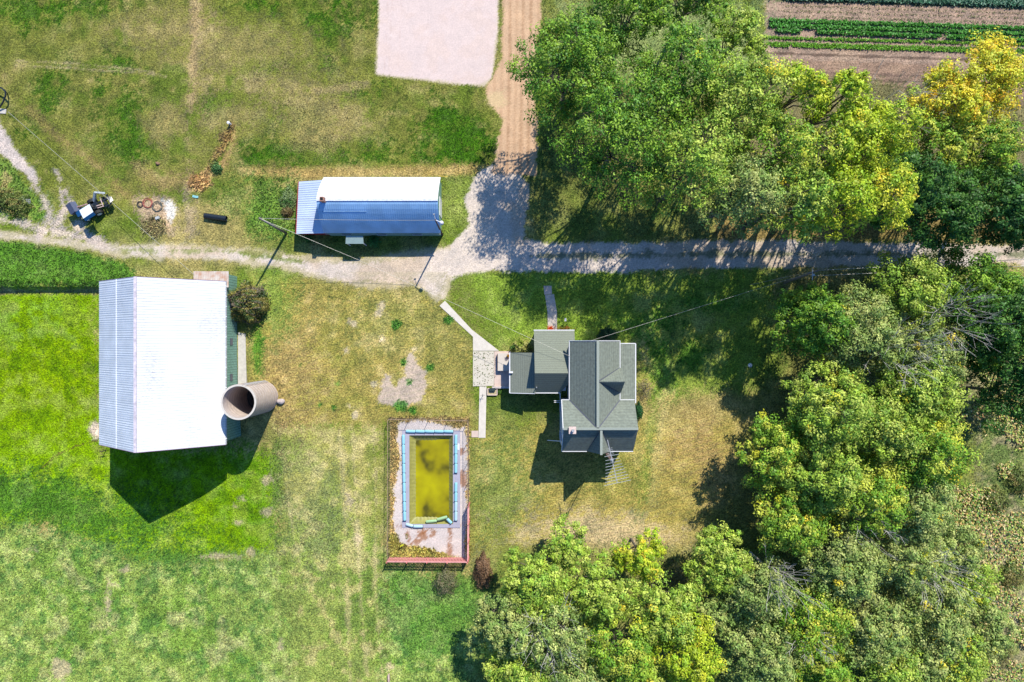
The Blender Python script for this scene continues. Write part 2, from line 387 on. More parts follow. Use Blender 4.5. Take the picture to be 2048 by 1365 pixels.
# edge of the wood, bottom right
paint(soft(sd_poly([(1900, 700), (2500, 650), (2500, 2600), (1950, 2600), (1880, 1365), (1940, 1100), (1960, 900)]), 20, 16), (222, 194, 164), .95, .08, .5); paint(ss(.5, .6, n5)*soft(sd_poly([(1900, 700), (2500, 650), (2500, 2600), (1950, 2600), (1880, 1365)]), 20, 16), (158, 176, 84), .75)
paint(soft(ell(2010, 890, 60, 130), 40, 24)*ss(.35, .5, n5), (64, 112, 62), .85, .3, 1.2)  # dark green paints in the shade of trees beyond the right edge
paint(soft(ell(1990, 1085, 26, 50), 14, 14), (232, 206, 190), .9, .05, .3); paint(soft(ell(2010, 1225, 40, 26), 14, 14), (228, 200, 182), .85, .05, .3)

# woodland floor
WF = np.maximum(soft(sd_poly([(1080, -400), (1525, -400), (1510, 130), (2300, 240), (2300, 478), (1400, 488), (1080, 470), (1050, 380), (1090, 250)]), 16, 12),
                soft(sd_poly([(1560, 560), (2600, 560), (2600, 2500), (940, 2500), (980, 1150), (1080, 1095), (1400, 1090), (1480, 900), (1520, 700)]), 20, 14))
paint(WF*(col[..., 0] < 9), (120, 136, 60), .55, .14, .8)
paint(soft(sd_poly([(1430, 415), (2200, 430), (2200, 484), (1430, 484)]), 14, 8), (176, 138, 90), .6, .08)
paint(soft(sd_poly([(1110, 0), (1530, 0), (1520, 160), (1300, 200), (1120, 100)]), 30, 20), (170, 190, 120), .6, .14)
lawn = soft(sd_poly([(945, 850), (1480, 830), (1440, 1060), (945, 1100)]), 20, 10)+ML*.7
paint(np.clip(lawn, 0, 1)*ss(.3, 1, np.sin((U*.25+V)*.55+n1*5)), (120, 146, 66), .22)
# --- hard and bare surfaces get their own class
cls = np.zeros((X.shape[0]-1, X.shape[1]-1), int)
def setcls(d, wob, k):
    m = (d+nw*wob+(n4-.5)*wob) < 0
    mc = m[:-1, :-1] & m[1:, 1:] | m[1:, :-1] & m[:-1, 1:]
    cls[mc] = k; return m
LANE = [(-400, 455), (0, 462), (90, 474), (170, 484), (240, 490), (330, 487), (420, 492), (520, 500), (600, 512), (700, 520), (830, 505), (900, 490), (940, 450), (930, 400), (955, 345), (985, 330),
        (1035, 340), (1060, 380), (1050, 440), (1050, 478), (1100, 488), (1500, 482), (2048, 490), (2800, 500), (2800, 540), (2048, 530), (1500, 535), (1250, 542), (960, 545), (900, 560), (893, 600), (870, 598), (830, 572),
        (720, 575), (640, 558), (560, 535), (440, 523), (330, 520), (250, 515), (180, 500), (90, 488), (0, 478), (-400, 470)]
dl = sd_poly(LANE)
m = setcls(dl, 5, 1); paint(soft(dl, 4, 5), (224, 208, 194), 1, .02, .1, .4)
paint(soft(dl, 4, 5)*ss(.5, .62, n1), (206, 180, 150), .55)
for a in ([(560, 508), (500, 506), (440, 503), (330, 502), (250, 500)], ):
    paint(soft(sd_poly(a, False)-5, 5, 7), (158, 164, 96), .85, .08, .8)
paint(soft(sd_poly([(480, 506), (520, 512), (560, 518), (600, 522)], False)-5, 5, 5), (124, 144, 60), .85, .1, 1)
paint(soft(sd_poly([(1060, 513), (1500, 508), (2048, 510)], False)-5, 5, 6), (120, 128, 84), .75, .07, .8)
paint(soft(dl+22, 14, 14)*(dl < 0)*((V > 545) & (U > 640)), (205, 190, 150), .4)
paint(soft(np.abs(dl+2)-6, 8, 8)*(U < 900), (184, 172, 116), .6)
T2 = sd_poly([(-200, 100), (-10, 215), (0, 250), (30, 300), (70, 345), (78, 372), (60, 360), (25, 325), (-10, 295), (-300, 280)])
setcls(T2, 5, 1); paint(soft(T2, 5, 6), (226, 208, 196), 1, .02, .15, .6)
for pl, wd in (([(66, 372), (88, 398), (100, 425), (96, 445)], 7), ([(115, 345), (122, 385), (128, 420), (110, 450), (80, 470)], 5), ([(130, 380), (142, 410)], 6), ([(155, 452), (180, 475), (205, 492)], 8), ([(0, 440), (60, 452), (140, 470), (190, 480)], 6)):
    paint(soft(sd_poly(pl, False)-wd, 8, 10), (218, 198, 182), .9, .03, .3)
RD = sd_poly([(1012, -700), (1085, -700), (1080, 60), (1062, 150), (1075, 250), (1070, 350), (985, 350), (1004, 240), (975, 200), (970, 180), (1003, 120)])
setcls(RD, 3, 2); paint(soft(RD, 4, 4), (222, 184, 148), 1, .01, .03, .22)
paint(soft(RD, 4, 2)*ss(.4, .9, .5+.5*np.sin((U+.02*V)*.45+n2*2)), (196, 156, 122), .45)
for q in (1022, 1046, 1062): paint(soft(RD, 4, 2)*soft(np.abs(U-q+.02*V)-2, 3, 2), (186, 146, 112), .6)
paint(soft(ell(992, 200, 18, 16), 8, 8), (224, 196, 150), .8, .03, .2)
AR = sd_poly([(764, -700), (998, -700), (997, 60), (985, 155), (968, 173), (900, 168), (751, 150), (756, 60)])
m = setcls(AR, 3.0, 3); paint(soft(AR, 3, 2), (234, 212, 204), 1, .01, 0, .14)
paint(soft(np.abs(AR+.5)-2, 3, 4), (190, 180, 120), .5, .1, .8)
for q in (776, 784, 803): paint(soft(AR+8, 4, 2)*soft(np.abs(U-q+.05*V)-.8, 1.5, 1), (222, 196, 186), .6)
paint(soft(AR+4, 4, 2)*ss(.5, .62, n5), (228, 204, 194), .6)
PD = sd_poly([(795, 846), (840, 838), (915, 855), (932, 850), (935, 1000), (930, 1118), (880, 1105), (800, 1088), (785, 1050), (788, 980), (800, 920), (792, 880)])
setcls(PD, 3, 4)
ins = soft(sd_poly([(780, 836), (938, 836), (938, 1113), (778, 1113)]), 2, 0)
paint(ins, (214, 186, 118), 1, .3, 1.2)
paint(ins*(V > 1070), (206, 196, 90), .8, .4, 1.6)
paint(soft(PD, 4, 3), (222, 208, 202), 1, .02, .03, .25)
for q in [(846, 1072, 12, 9), (867, 1068, 6, 8), (835, 1085, 8, 8), (899, 1080, 4, 26), (880, 1052, 22, 2), (817, 1065, 2, 12), (918, 905, 8, 6), (925, 960, 8, 12), (846, 1064, 9, 5)]:
    paint(soft(ell(*q), 5, 6), (168, 112, 70), .8, .06, 1)
setcls(FD, 3, 5)
setcls(sd_poly([(-900, 1e4), (-899, 1e4), (-900, 1e4+1)]), 0, 0)
# dark trench weeds and dirt on the north field
paint(soft(sd_poly([(462, 252), (450, 290), (425, 325), (412, 345)], False)-6, 8, 8), (216, 178, 112), .9, .3, .9)
paint(soft(ell(403, 366, 22, 16, -20), 8, 8), (232, 186, 116), .9, .4, .9)
paint(soft(ell(310, 455, 26, 18), 12, 10), (190, 176, 116), .8, .35, 1.2)
paint(soft(ell(430, 335, 10, 14), 6, 6), (110, 160, 80), .8, .3, 2)
paint(soft(sd_poly([(-300, 566), (100, 569), (200, 570)], False)-3, 4, 3), (80, 130, 40), .8, .3, 2.5)
paint(soft(sd_poly([(-300, 586), (100, 584), (200, 582)], False)-5, 6, 6), (190, 170, 120), .8, .1)
paint(soft(ell(192, 862, 12, 14), 5, 6), (226, 200, 184), .9, .02, .1)
paint(soft(sd_poly([(195, 882), (150, 893), (110, 912), (85, 935)], False)-.8, 2.5, 2), (120, 96, 50), .9)
for q in [(486, 1000, 8, 6), (472, 1014, 6, 5), (480, 1045, 10, 7), (440, 1115, 30, 6), (500, 1108, 8, 12), (535, 1025, 10, 10), (250, 1140, 14, 4), (215, 1210, 4, 26), (232, 1170, 8, 3), (715, 1080, 10, 14), (700, 1010, 5, 16), (530, 960, 10, 8), (60, 1100, 12, 4), (560, 1290, 6, 10), (120, 1340, 20, 20), (780, 1335, 8, 12)]:
    paint(soft(ell(*q), 6, 7), (214, 192, 150), .8, .04, .4)
tone = (ss(.4, .9, ro)*(1-.13*(V < 560)))[..., None]; col = col*(1-ss(.4, .9, ro)[..., None]*(.10*(V < 400))[..., None])
tx = ((n4-.5)*.5+(n5-.5)*.9+(n6-.5)*.5)*ro
col = col*(1+tx[..., None]*np.array((1.05, .9, .8)))
dry = np.clip((n5-.52)*5, 0, 1)*ro*.2
col = col*(1-dry[..., None])+dry[..., None]*(col.mean(2, keepdims=True)*np.array((1.35, 1.15, .7)))

def grid_object(name, mask, label=None):
    jj, ii = np.nonzero(mask); nx = X.shape[1]
    q = np.stack([jj*nx+ii, jj*nx+ii+1, (jj+1)*nx+ii+1, (jj+1)*nx+ii], 1)
    uq, inv = np.unique(q.ravel(), return_inverse=True)
    me = bpy.data.meshes.new(name); n = len(uq); nf = len(q)
    me.vertices.add(n); me.loops.add(nf*4); me.polygons.add(nf)
    co = np.stack([X.ravel()[uq], Y.ravel()[uq], Z.ravel()[uq]], 1).astype(np.float32)
    me.vertices.foreach_set('co', co.ravel()); me.loops.foreach_set('vertex_index', inv.astype(np.int32).ravel())
    me.polygons.foreach_set('loop_start', np.arange(0, nf*4, 4, dtype=np.int32)); me.polygons.foreach_set('loop_total', np.full(nf, 4, dtype=np.int32))
    me.polygons.foreach_set('use_smooth', np.ones(nf, bool))
    me.update(calc_edges=True)
    a = me.attributes.new('Col', 'FLOAT_COLOR', 'POINT'); cc = np.ones((n, 4), np.float32)
    cc[:, :3] = np.clip(col.reshape(-1, 3)[uq], 0, 1); a.data.foreach_set('color', cc.ravel())
    a = me.attributes.new('Rough', 'FLOAT', 'POINT'); a.data.foreach_set('value', ro.ravel()[uq].astype(np.float32))
    me.materials.append(M_ground)
    o = bpy.data.objects.new(name, me); C.objects.link(o); return tag(o, kind='structure', label=label)
# hole for the pool
px0, px1, py0, py1 = 819, 906, 871, 1048
uc = (U[:-1, :-1]+U[1:, 1:])/2; vc = (V[:-1, :-1]+V[1:, 1:])/2
hole = (uc > px0-1) & (uc < px1+1) & (vc > py0-1) & (vc < py1+1)
cls[hole] = 9
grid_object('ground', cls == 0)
grid_object('gravel_lane', cls == 1)
grid_object('dirt_road', cls == 2)
grid_object('sand_ground', cls == 3)
grid_object('pool_deck', cls == 4)
grid_object('farm_field', cls == 5)

# ------------------------------------------------------------------ grass blades over the turf
def sample(arr, x, y):
    i = np.clip(((x-GX[0])*0).astype(int), 0, 1)
    ix = np.clip(np.searchsorted(GX, x)-1, 0, len(GX)-2); iy = np.clip(np.searchsorted(GY, y)-1, 0, len(GY)-2)
    return arr[iy, ix]
def blades(n, x0, x1, y0, y1, keep=None, hk=1.0, wk=1.0):
    x = rng.uniform(x0, x1, n); y = rng.uniform(y0, y1, n)
    d = sample(dn, x, y); h = sample(hg, x, y)*hk; k = sample(cls, x, y)
    cl = fbm(x, y, .8, 77, 2)
    ok = (rng.random(n) < d*.45*(.3+1.4*cl)) & (k != 9) & (k != 3)
    if keep is not None: ok &= keep(x, y, h, k)
    x, y, h = x[ok], y[ok], h[ok]; n = len(x)
    c = sample(col, x, y)*(rng.uniform(.35, 1.6, (n, 1)))*rng.uniform(.88, 1.12, (n, 3))
    z = sample(Z, x, y)-.02
    a = rng.uniform(0, 2*np.pi, n); ln = rng.uniform(.3, 1.1, n)*h*1.2+.03
    hh = h*rng.uniform(.5, 1.3, n); wd = (.05+h*.16)*wk*rng.uniform(.6, 1.3, n)
    p = np.stack([x, y, z], 1); t = np.stack([x+np.cos(a)*ln, y+np.sin(a)*ln, z+hh], 1)
    b = np.stack([-np.sin(a)*wd, np.cos(a)*wd, np.zeros(n)], 1)
    vs = np.stack([p-b, p+b, t], 1).reshape(-1, 3)
    return vs, np.clip(c, 0, .9)
vs, cc = blades(900000, -72, 72, -49, 47)
tag(fastmesh('grass', vs, 3, M_grass, cc), kind='stuff')
def tallkeep(x, y, h, k): return h > .28
vs, cc = blades(700000, -72, 10, -30, 32, tallkeep, 1.0, .8)
tag(fastmesh('tall_weeds', vs, 3, M_grass, cc), kind='stuff')

# ------------------------------------------------------------------ foliage
def frame(nrm):
    nrm = nrm/np.linalg.norm(nrm, axis=1, keepdims=True)
    r = rng.normal(size=nrm.shape); a = r-(r*nrm).sum(1, keepdims=True)*nrm
    a /= np.linalg.norm(a, axis=1, keepdims=True); return nrm, a, np.cross(nrm, a)
def leafquads(c, nrm, size):
    nrm, a, b = frame(nrm); s = size[:, None]
    return np.stack([c-a*s, c+b*s*.55, c+a*s*.9, c-b*s*.55], 1).reshape(-1, 3)
PAL = {
 'g': [(98, 136, 40), (122, 154, 54), (76, 120, 42)],
 'l': [(138, 164, 62), (112, 146, 56), (160, 176, 84)],
 's': [(132, 152, 86), (108, 134, 72), (156, 166, 104)],
 'y': [(150, 172, 42), (128, 160, 42), (172, 184, 56)],
 'o': [(206, 190, 44), (172, 180, 50), (216, 176, 44), (138, 162, 50)],
 'd': [(64, 104, 42), (84, 124, 50), (50, 90, 40)],
 'm': [(122, 154, 50), (96, 138, 44), (164, 174, 70)],
}
def crown(cx, cy, z0, h, r, pal, n_leaf, lobes=11, lsize=.2, spread=1.0, up=.5, tuft=1.0, gold=None, low=.42):
    """returns (leaf verts, colours, limb segments)"""
    base = np.array((cx, cy, z0)); segs = []
    ga = math.pi*(3-math.sqrt(5)); ph = rng.uniform(0, 6)
    lob = []
    for i in range(lobes):
        q = math.sqrt((i+.4)/lobes)*rng.uniform(.82, 1.08)*.72; th = ph+i*ga+rng.uniform(-.25, .25)
        zz = h*(.88-(.88-low)*q*q*1.5+rng.uniform(-.10, .07))
        lob.append((base+np.array((r*q*math.cos(th), r*q*math.sin(th), zz)), r*rng.uniform(.25, .40)))
    fork = base+np.array((0, 0, h*.3))
    segs.append((base-np.array((0, 0, .2)), fork, .03*h*.55, .022*h*.55))
    P_, N_, C_, S_ = [], [], [], []
    pc = lin(PAL[pal], 1.0); 
    per = n_leaf//lobes
    for c, R_ in lob:
        mid = fork*(.45)+c*.55+rng.normal(size=3)*.3; mid[2] = fork[2]*.4+c[2]*.6-.3
        segs.append((fork, mid, .011*h*.55, .008*h*.55)); segs.append((mid, c, .008*h*.55, .0035*h*.55))
        nt_ = int(15*spread)+6
        d = rng.normal(size=(nt_, 3)); d[:, 2] = np.abs(d[:, 2])*.8-.15; d /= np.linalg.norm(d, axis=1, keepdims=True)
        out = c-fork; out[2] *= .3; out /= np.linalg.norm(out)+1e-6
        d = d+out*.45; d /= np.linalg.norm(d, axis=1, keepdims=True)
        ln = R_*rng.uniform(.6, 1.25, (nt_, 1)); ln[0] *= 1.25
        tips = c+d*ln*np.array((1, 1, .85))
        for k in range(nt_):
            segs.append((c, tips[k], .0035*h*.55, .0012*h*.55))
        m_ = max(per//nt_, 4)
        tc = pc[rng.integers(0, len(pc), nt_)]*rng.uniform(.7, 1.3, (nt_, 1))
        if gold is not None:
            g = rng.random(nt_) < gold; gp = lin([(184, 188, 56), (200, 184, 60), (176, 180, 60)], 1.0); tc[g] = gp[rng.integers(0, len(gp), g.sum())]
        tt = np.repeat(np.arange(nt_), m_); nn = len(tt)
        u = rng.normal(size=(nn, 3)); u[:, 2] = np.abs(u[:, 2])*1.1-.25; u /= np.linalg.norm(u, axis=1, keepdims=True)
        rt = R_*rng.uniform(.26, .42, (nt_, 1))[tt]*(1-.45*rng.random((nn, 1))**2)*tuft
        along = (rng.random((nn, 1))-.45)*R_*.40
        p = tips[tt]+u*rt+d[tt]*along+np.array((0, 0, .0))
        P_.append(p); N_.append(u+d[tt]*.25+np.array((0, .05, .35))+rng.normal(size=(nn, 3))*.32)
        C_.append(tc[tt]*rng.uniform(.7, 1.3, (nn, 1))); S_.append(rng.uniform(.65, 1.3, nn)*lsize)
    P_ = np.concatenate(P_); N_ = np.concatenate(N_); C_ = np.concatenate(C_)*KA*1.8*np.array((1.04, 1.0, .82)); S_ = np.concatenate(S_)
    P_[:, 2] = np.maximum(P_[:, 2], z0+.15)
    return leafquads(P_, N_, S_), np.clip(C_, 0, .9), segs
def limbs(segs, name, mat_, parent, minr=.0):
    mb = MB()
    for a, b, r0, r1 in segs:
        r0 = max(r0, .012); r1 = max(r1, .008)
        mb.tube(a, b, r0, r1, 8 if r0 > .15 else (5 if r0 > .05 else 3), False)
    return mb.build(name, mat_, parent, smooth=True)
def tree(px, py, h, r, pal, dens, label, cat='tree', group=None, name='broadleaf_tree', gold=None, lobes=None, z=None):
    x, y, z0 = PG(px, py)
    root = thing(name, label, cat, (x, y, z0), group)
    n = int(150*r*r*dens*2.7)+2000
    q, c, segs = crown(x, y, z0, h, r, pal, n, lobes or max(8, int(r*2.6)), .15, gold=gold, spread=1.0)
    limbs(segs, 'trunk', M_bark, root)
    fastmesh('crown', q, 4, M_leaf, c, root)
    return root
TREES = [
 # px, py, h, r, palette, density, label, gold
 (1120, 222, 20, 6.5, 'g', .85, 'tall dark green maple whose limbs reach over the dirt road', None),
 (1205, 340, 22, 7.0, 'g', .65, 'broad green maple at the corner of dirt road and gravel lane', None),
 (1225, 120, 19, 5.4, 'g', .8, 'green tree at the top edge right beside the dirt road', None),
 (1310, 240, 21, 6.2, 'g', .62, 'green maple in the middle of the northern grove', .03),
 (1325, 395, 22, 6.0, 'l', .62, 'light olive tree in the grove north of the house lawn', None),
 (1345, 70, 18, 4.6, 'g', .7, 'green tree at the top edge with pale grass showing beneath it', None),
 (1415, 285, 21, 5.6, 'l', .9, 'light green tree beside the west end of the ploughed field', .04),
 (1410, 440, 22, 5.0, 's', .6, 'pale olive tree with drooping tufts above the shaded lane', None),
 (1420, 150, 17, 3.8, 'l', .6, 'slender tree at the corner of the ploughed field', None),
 (1478, 375, 23, 5.0, 'm', .6, 'green tree with bare twigs between the olive and yellow ones', .04),
 (1500, 270, 22, 3.8, 'y', .55, 'thin see-through yellow green tree with soil showing behind', .05),
 (1560, 290, 24, 3.6, 'y', .6, 'tallest thin yellow green tree leaning out over the ploughed soil', .05),
 (1485, 455, 25, 4.6, 'l', .6, 'tall light green tree whose trunk stands closest to the lane', .04),
 (1550, 450, 25, 4.6, 'y', .62, 'bright yellow green tree in the row north of the lane', .04),
 (1560, 370, 24, 4.8, 'y', .65, 'yellow green tree behind the row that lines the lane', .08),
 (1625, 345, 22, 4.6, 'y', .7, 'yellow green tree right in front of the golden one', .05),
 (1625, 442, 23, 4.4, 'y', .7, 'yellow tree with golden sprays beside the dark evergreens', .25),
 (1690, 420, 19, 4.6, 'd', 1.0, 'dark green tree tucked under the golden sprays', None),
 (1775, 275, 18, 5.2, 'o', .8, 'golden tree on the edge of the ploughed soil', .5),
 (1835, 235, 18, 5.4, 'o', .9, 'golden orange tree on the right edge beside the green crop rows', .6),
 (1905, 455, 18, 5.0, 'd', 1.0, 'dark green tree cut by the right edge right above the lane', None),
 (1745, 345, 17, 4.6, 'm', .9, 'green tree below the golden tree at the ploughed soil', .1),
 (1765, 448, 17, 5.4, 'd', 1.1, 'dark green tree north of the lane left of its darkest neighbour', None),
 (1850, 445, 17, 6.0, 'd', 1.1, 'darkest green tree on the right edge north of the lane', None),
 (1840, 360, 17, 4.8, 'm', .9, 'mid green tree on the right edge below the golden orange one', None),
 # south east wood
 (1560, 645, 13.5, 4.9, 'g', 1.3, 'rounded deep green tree beside the utility pole', None),
 (1655, 665, 14, 5.6, 's', 1.0, 'olive tree with pale dead twigs behind the rounded deep green tree', .04),
 (1740, 600, 13, 5.6, 'l', 1.1, 'light green tree closest to the lane on its south side', None),
 (1850, 590, 13.5, 5.4, 'g', 1.1, 'green tree on the right edge just south of the lane', None),
 (1760, 710, 13, 5.4, 's', .9, 'pale olive tree with many dead twigs near the right edge', .06),
 (1870, 690, 12, 4.2, 'g', 1.0, 'green tree on the right edge beside the dead twigs', None),
 (1590, 800, 15, 5.6, 'l', 1.2, 'light green tree topping the large clump east of the lawn', .05),
 (1500, 885, 11.5, 4.6, 'm', 1.2, 'green tree on the west bulge of the clump facing the lawn', .05),
 (1575, 920, 14, 5.4, 'l', 1.2, 'tree in the heart of the large clump east of the lawn', .04),
 (1690, 840, 14, 5.6, 'l', 1.1, 'light green tree on the east side of the large clump', .04),
 (1665, 960, 13.5, 5.4, 'm', 1.1, 'green tree with golden tips at the south of the large clump', .05),
 (1535, 1010, 12, 4.8, 'm', 1.1, 'green tree at the south west foot of the large clump', .04),
 (1405, 1085, 10, 4.4, 'l', 1.2, 'smaller light green tree at the south east corner of the lawn', None),
 (1478, 1140, 11, 5.0, 's', 1.0, 'grey green tree beside the bare grey branches in the southern wood', None),
 (1625, 1080, 12, 5.6, 's', 1.0, 'pale olive spreading tree in the southern wood', .03),
 (1745, 1070, 11, 5.2, 's', .9, 'pale feathery tree bordering the litter covered ground', .03),
 (1565, 1185, 11, 5.0, 'm', .9, 'bright green tree near the bottom of the southern wood', .05),
 (1690, 1210, 9.5, 5.2, 's', .9, 'low olive tree near the bottom right of the wood', .03),
 (1810, 1190, 9, 5.0, 's', .8, 'low pale tree standing in the litter near the right edge', .03),
 (1860, 1290, 8, 4.6, 'l', .7, 'low thin tree in the bottom right corner', .05),
 (1480, 1260, 11, 5.2, 's', 1.0, 'grey green tree cut by the bottom edge beside the golden maple', None),
 (1590, 1290, 10, 5.0, 'm', 1.0, 'green tree cut by the bottom edge in the southern wood', .03),
 (1730, 1310, 9, 5.0, 'l', .8, 'light tree cut by the bottom edge nearest the right corner', .04),
 (1740, 780, 14, 5.6, 'l', 1.1, 'light green tree on the far east bulge of the large clump', .05),
 (1755, 880, 14, 5.6, 'm', 1.1, 'green tree on the east edge of the large clump above the litter strip', .08),
 (1750, 975, 13, 5.0, 's', 1.0, 'olive tree at the south east foot of the large clump', .03),
 (1935, 775, 14, 5.4, 'd', 1.0, 'dark tree cut by the right edge beside the shaded litter', None),
 (1880, 640, 16, 5.6, 'd', 1.1, 'deep green tree on the right edge shading the litter', None),
 (1930, 700, 16, 5.6, 'd', 1.0, 'dark green tree on the right edge just above the shaded litter', None),
 (1850, 1080, 7, 4.6, 's', .8, 'low spreading pale tree between wood and litter strip', .03),
 (1890, 1150, 6, 4.2, 'l', .8, 'low yellow green tree on the right edge near the bottom', .05),
 (1790, 1290, 8, 5.0, 's', .8, 'low olive tree at the bottom edge near the right corner', .03),
 (1925, 1230, 6, 4.2, 's', .7, 'low pale tree on the right edge in the bottom corner', .03),
 # bottom centre maples
 (1066, 1118, 12, 4.8, 'l', 1.1, 'light green maple right of the red brown bush by the pool fence', .05),
 (1128, 1058, 10, 3.0, 'l', 1.0, 'small round topped maple poking out onto the bare lawn patch', .03),
 (1020, 1195, 12, 4.6, 's', 1.2, 'pale maple on the west edge of the bottom grove', None),
 (1100, 1215, 12.5, 5.0, 's', .9, 'maple with exposed grey limbs in the bottom grove', .03),
 (1180, 1135, 12, 4.8, 'l', 1.1, 'bushy light green maple in the middle of the bottom grove', .04),
 (1262, 1078, 11, 3.4, 'y', .9, 'upright maple with orange tipped leader by the bare lawn patch', .22),
 (1300, 1165, 12, 4.8, 'l', 1.0, 'light green maple on the east side of the bottom grove', .07),
 (1215, 1240, 12, 4.8, 'm', 1.1, 'green maple low in the bottom grove left of the golden one', .04),
 (1345, 1245, 12, 4.6, 'y', 1.1, 'golden tipped maple cut by the bottom edge', .15),
 (1140, 1310, 12, 5.0, 's', 1.0, 'pale maple cut by the bottom edge in the bottom grove', .03),
 (1035, 1290, 11, 4.6, 'l', 1.1, 'light green maple in the bottom left corner of the bottom grove', None),
 (1260, 1320, 11.5, 4.8, 'l', 1.0, 'light green maple cut by the bottom edge between the pale and the golden tipped ones', .1),
 (1410, 1190, 8, 3.4, 's', .7, 'thin brownish grey tree between the bottom grove and the wood', None),
]
for px, py, h, r, pal, dens, lab, gold in TREES:
    tree(px, py, h, r, pal, dens, lab, gold=(gold*.6 if gold and gold < .2 else gold))

def bare(px, py, h, r, label, nb=9, name='dead_tree', lean=(0, 0)):
    x, y, z0 = PG(px, py); root = thing(name, label, 'dead tree', (x, y, z0)); segs = []
    b = np.array((x, y, z0)); f = b+np.array((lean[0]*.4, lean[1]*.4, h*.45)); segs.append((b, f, .16, .1))
    for i in range(nb):
        th = i*2.4+rng.uniform(-.3, .3)
        e = b+np.array((lean[0]+r*.6*math.cos(th), lean[1]+r*.6*math.sin(th), h*rng.uniform(.7, .95)))
        segs.append((f, e, .06, .035))
        for j in range(5):
            d = rng.normal(size=3)*r*.26; d[2] = abs(d[2])*.6+.3; t = e+d+(e-f)*.18; m = f+(e-f)*rng.uniform(.5, 1)
            segs.append((m, t, .032, .018))
            for k in range(3): segs.append((t, t+rng.normal(size=3)*r*.13+(t-m)*.3, .02, .01))
    limbs(segs, 'branches', M_dead, root); return root
bare(1500, 1105, 12.5, 2.6, 'dead tree with whitish bare branches between the lawn corner tree and the clump', 9)
bare(1790, 640, 14.0, 3.4, 'bare grey branches rising through the pale olive trees near the right edge', 12)
bare(1700, 700, 14.3, 3.5, 'dead whitish twigs above the olive tree behind the rounded green one', 9)
bare(1650, 1010, 12.8, 2.6, 'small dead branches poking from the south of the large clump', 7)
bare(1090, 1195, 13.2, 3.6, 'long bare grey limbs showing in the bottom grove', 6)
bare(1560, 1225, 10.5, 2.2, 'small bare branches low in the southern wood', 6)
bare(1790, 1100, 10.8, 3.4, 'thin pale dead branches near the litter covered ground', 8)
bare(1640, 285, 17, 4, 'grey bare branches among the yellow green trees', 8)

def shrub(px, py, h, r, cols, n, label, name='shrub', ls=.12, stems=True, ry=None, fill=False, group=None):
    x, y, z0 = PG(px, py); root = thing(name, label, 'bush', (x, y, z0), group); ry = ry or r
    d = rng.normal(size=(n, 3)); d[:, 2] = np.abs(d[:, 2]); d /= np.linalg.norm(d, axis=1, keepdims=True)
    k = (rng.random((n, 1)) if fill else 1-rng.random((n, 1))**2*.5)
    lump = 1+.22*np.sin(d[:, :1]*7+r)*np.cos(d[:, 1:2]*6+1)+rng.normal(size=(n, 1))*.08
    p = np.array((x, y, z0))+d*k*lump*np.array((r, ry, h))
    c = lin(cols, 1.0)
    idx = (vnoise(p[:, 0], p[:, 1], .8, 9)*len(c)*1.3).astype(int) % len(c)
    cc = c[idx]*rng.uniform(.65, 1.35, (n, 1))*KA*.9
    q = leafquads(p, d+np.array((0, 0, .5))+rng.normal(size=(n, 3))*.6, rng.uniform(.6, 1.4, n)*ls)
    fo = fastmesh('foliage', q, 4, M_leaf, np.clip(cc, 0, .9), root)
    mb = MB(); b = np.array((x, y, z0))
    for i in range(14 if stems else 6):
        e = rng.normal(size=3); e[2] = abs(e[2])+.4; e /= np.linalg.norm(e)
        mb.tube(b, b+e*np.array((r, ry, h))*rng.uniform(.7, 1.05), .03, .01, 4, False)
    mb.build('stems', M_bark, root); return root
shrub(503, 608, 3.6, 2.5, [(150, 140, 70), (110, 130, 66), (170, 160, 80), (130, 118, 96), (90, 110, 60)], 9000, 'rounded brownish green shrub growing against the barn', ls=.13)
shrub(1043, 693, 1.3, 1.25, [(150, 170, 60), (90, 130, 50), (190, 190, 100)], 1600, 'leafy yellow green bush in the corner of the porch and kitchen roofs', ls=.14, ry=.8)
shrub(1214, 670, 1.8, 1.25, [(20, 70, 36), (34, 84, 42)], 4000, 'clipped dark green bush at the end of the main roof', ls=.07, ry=1.0)
shrub(1275, 822, 1.4, .6, [(34, 92, 48), (50, 110, 56)], 2500, 'narrow clipped green bush beside the east side of the house', ls=.07, ry=1.05)
shrub(1288, 780, 1.6, 1.2, [(150, 140, 110), (130, 126, 96), (170, 156, 126)], 900, 'thin leafless looking bush by the east eave', ls=.06, ry=1.4)
shrub(893, 1160, 2.2, 1.6, [(170, 160, 120), (150, 146, 106), (130, 140, 90)], 3600, 'grey twiggy bush behind the red fence', ls=.07, ry=1.7)
shrub(966, 1140, 1.9, 1.15, [(146, 112, 84), (128, 100, 74), (166, 130, 98)], 5000, 'red brown bush beside the corner of the red fence', ls=.08, ry=2.2)
shrub(1350, 1165, 4.0, 2.4, [(150, 140, 104), (130, 130, 90), (110, 120, 80)], 3500, 'brownish grey brush at the south edge of the bare lawn patch', ls=.09)
shrub(690, 482, .5, .7, [(70, 130, 50), (110, 160, 90)], 300, 'low weed left of the small porch roof of the long shed', ls=.09) if False else None
shrub(748, 484, .9, .8, [(60, 130, 60), (90, 160, 80)], 700, 'leafy green bush right of the small porch roof in the shed shade', ls=.09)
shrub(618, 478, .5, .55, [(60, 130, 40), (90, 150, 60)], 260, 'small green bush beneath the corner of the lean-to roof', ls=.09)
shrub(578, 400, .9, 1.1, [(110, 160, 80), (150, 176, 110)], 1200, 'pale green bush touching the west end of the long shed', ls=.1, ry=1.6)
shrub(575, 425, .7, .8, [(190, 170, 120), (150, 130, 80), (120, 100, 60)], 700, 'dry brown bush west of the long shed', ls=.09)
shrub(434, 338, .5, .7, [(110, 160, 90), (70, 120, 60)], 500, 'low green bush beside the strip of dead weeds', ls=.09)
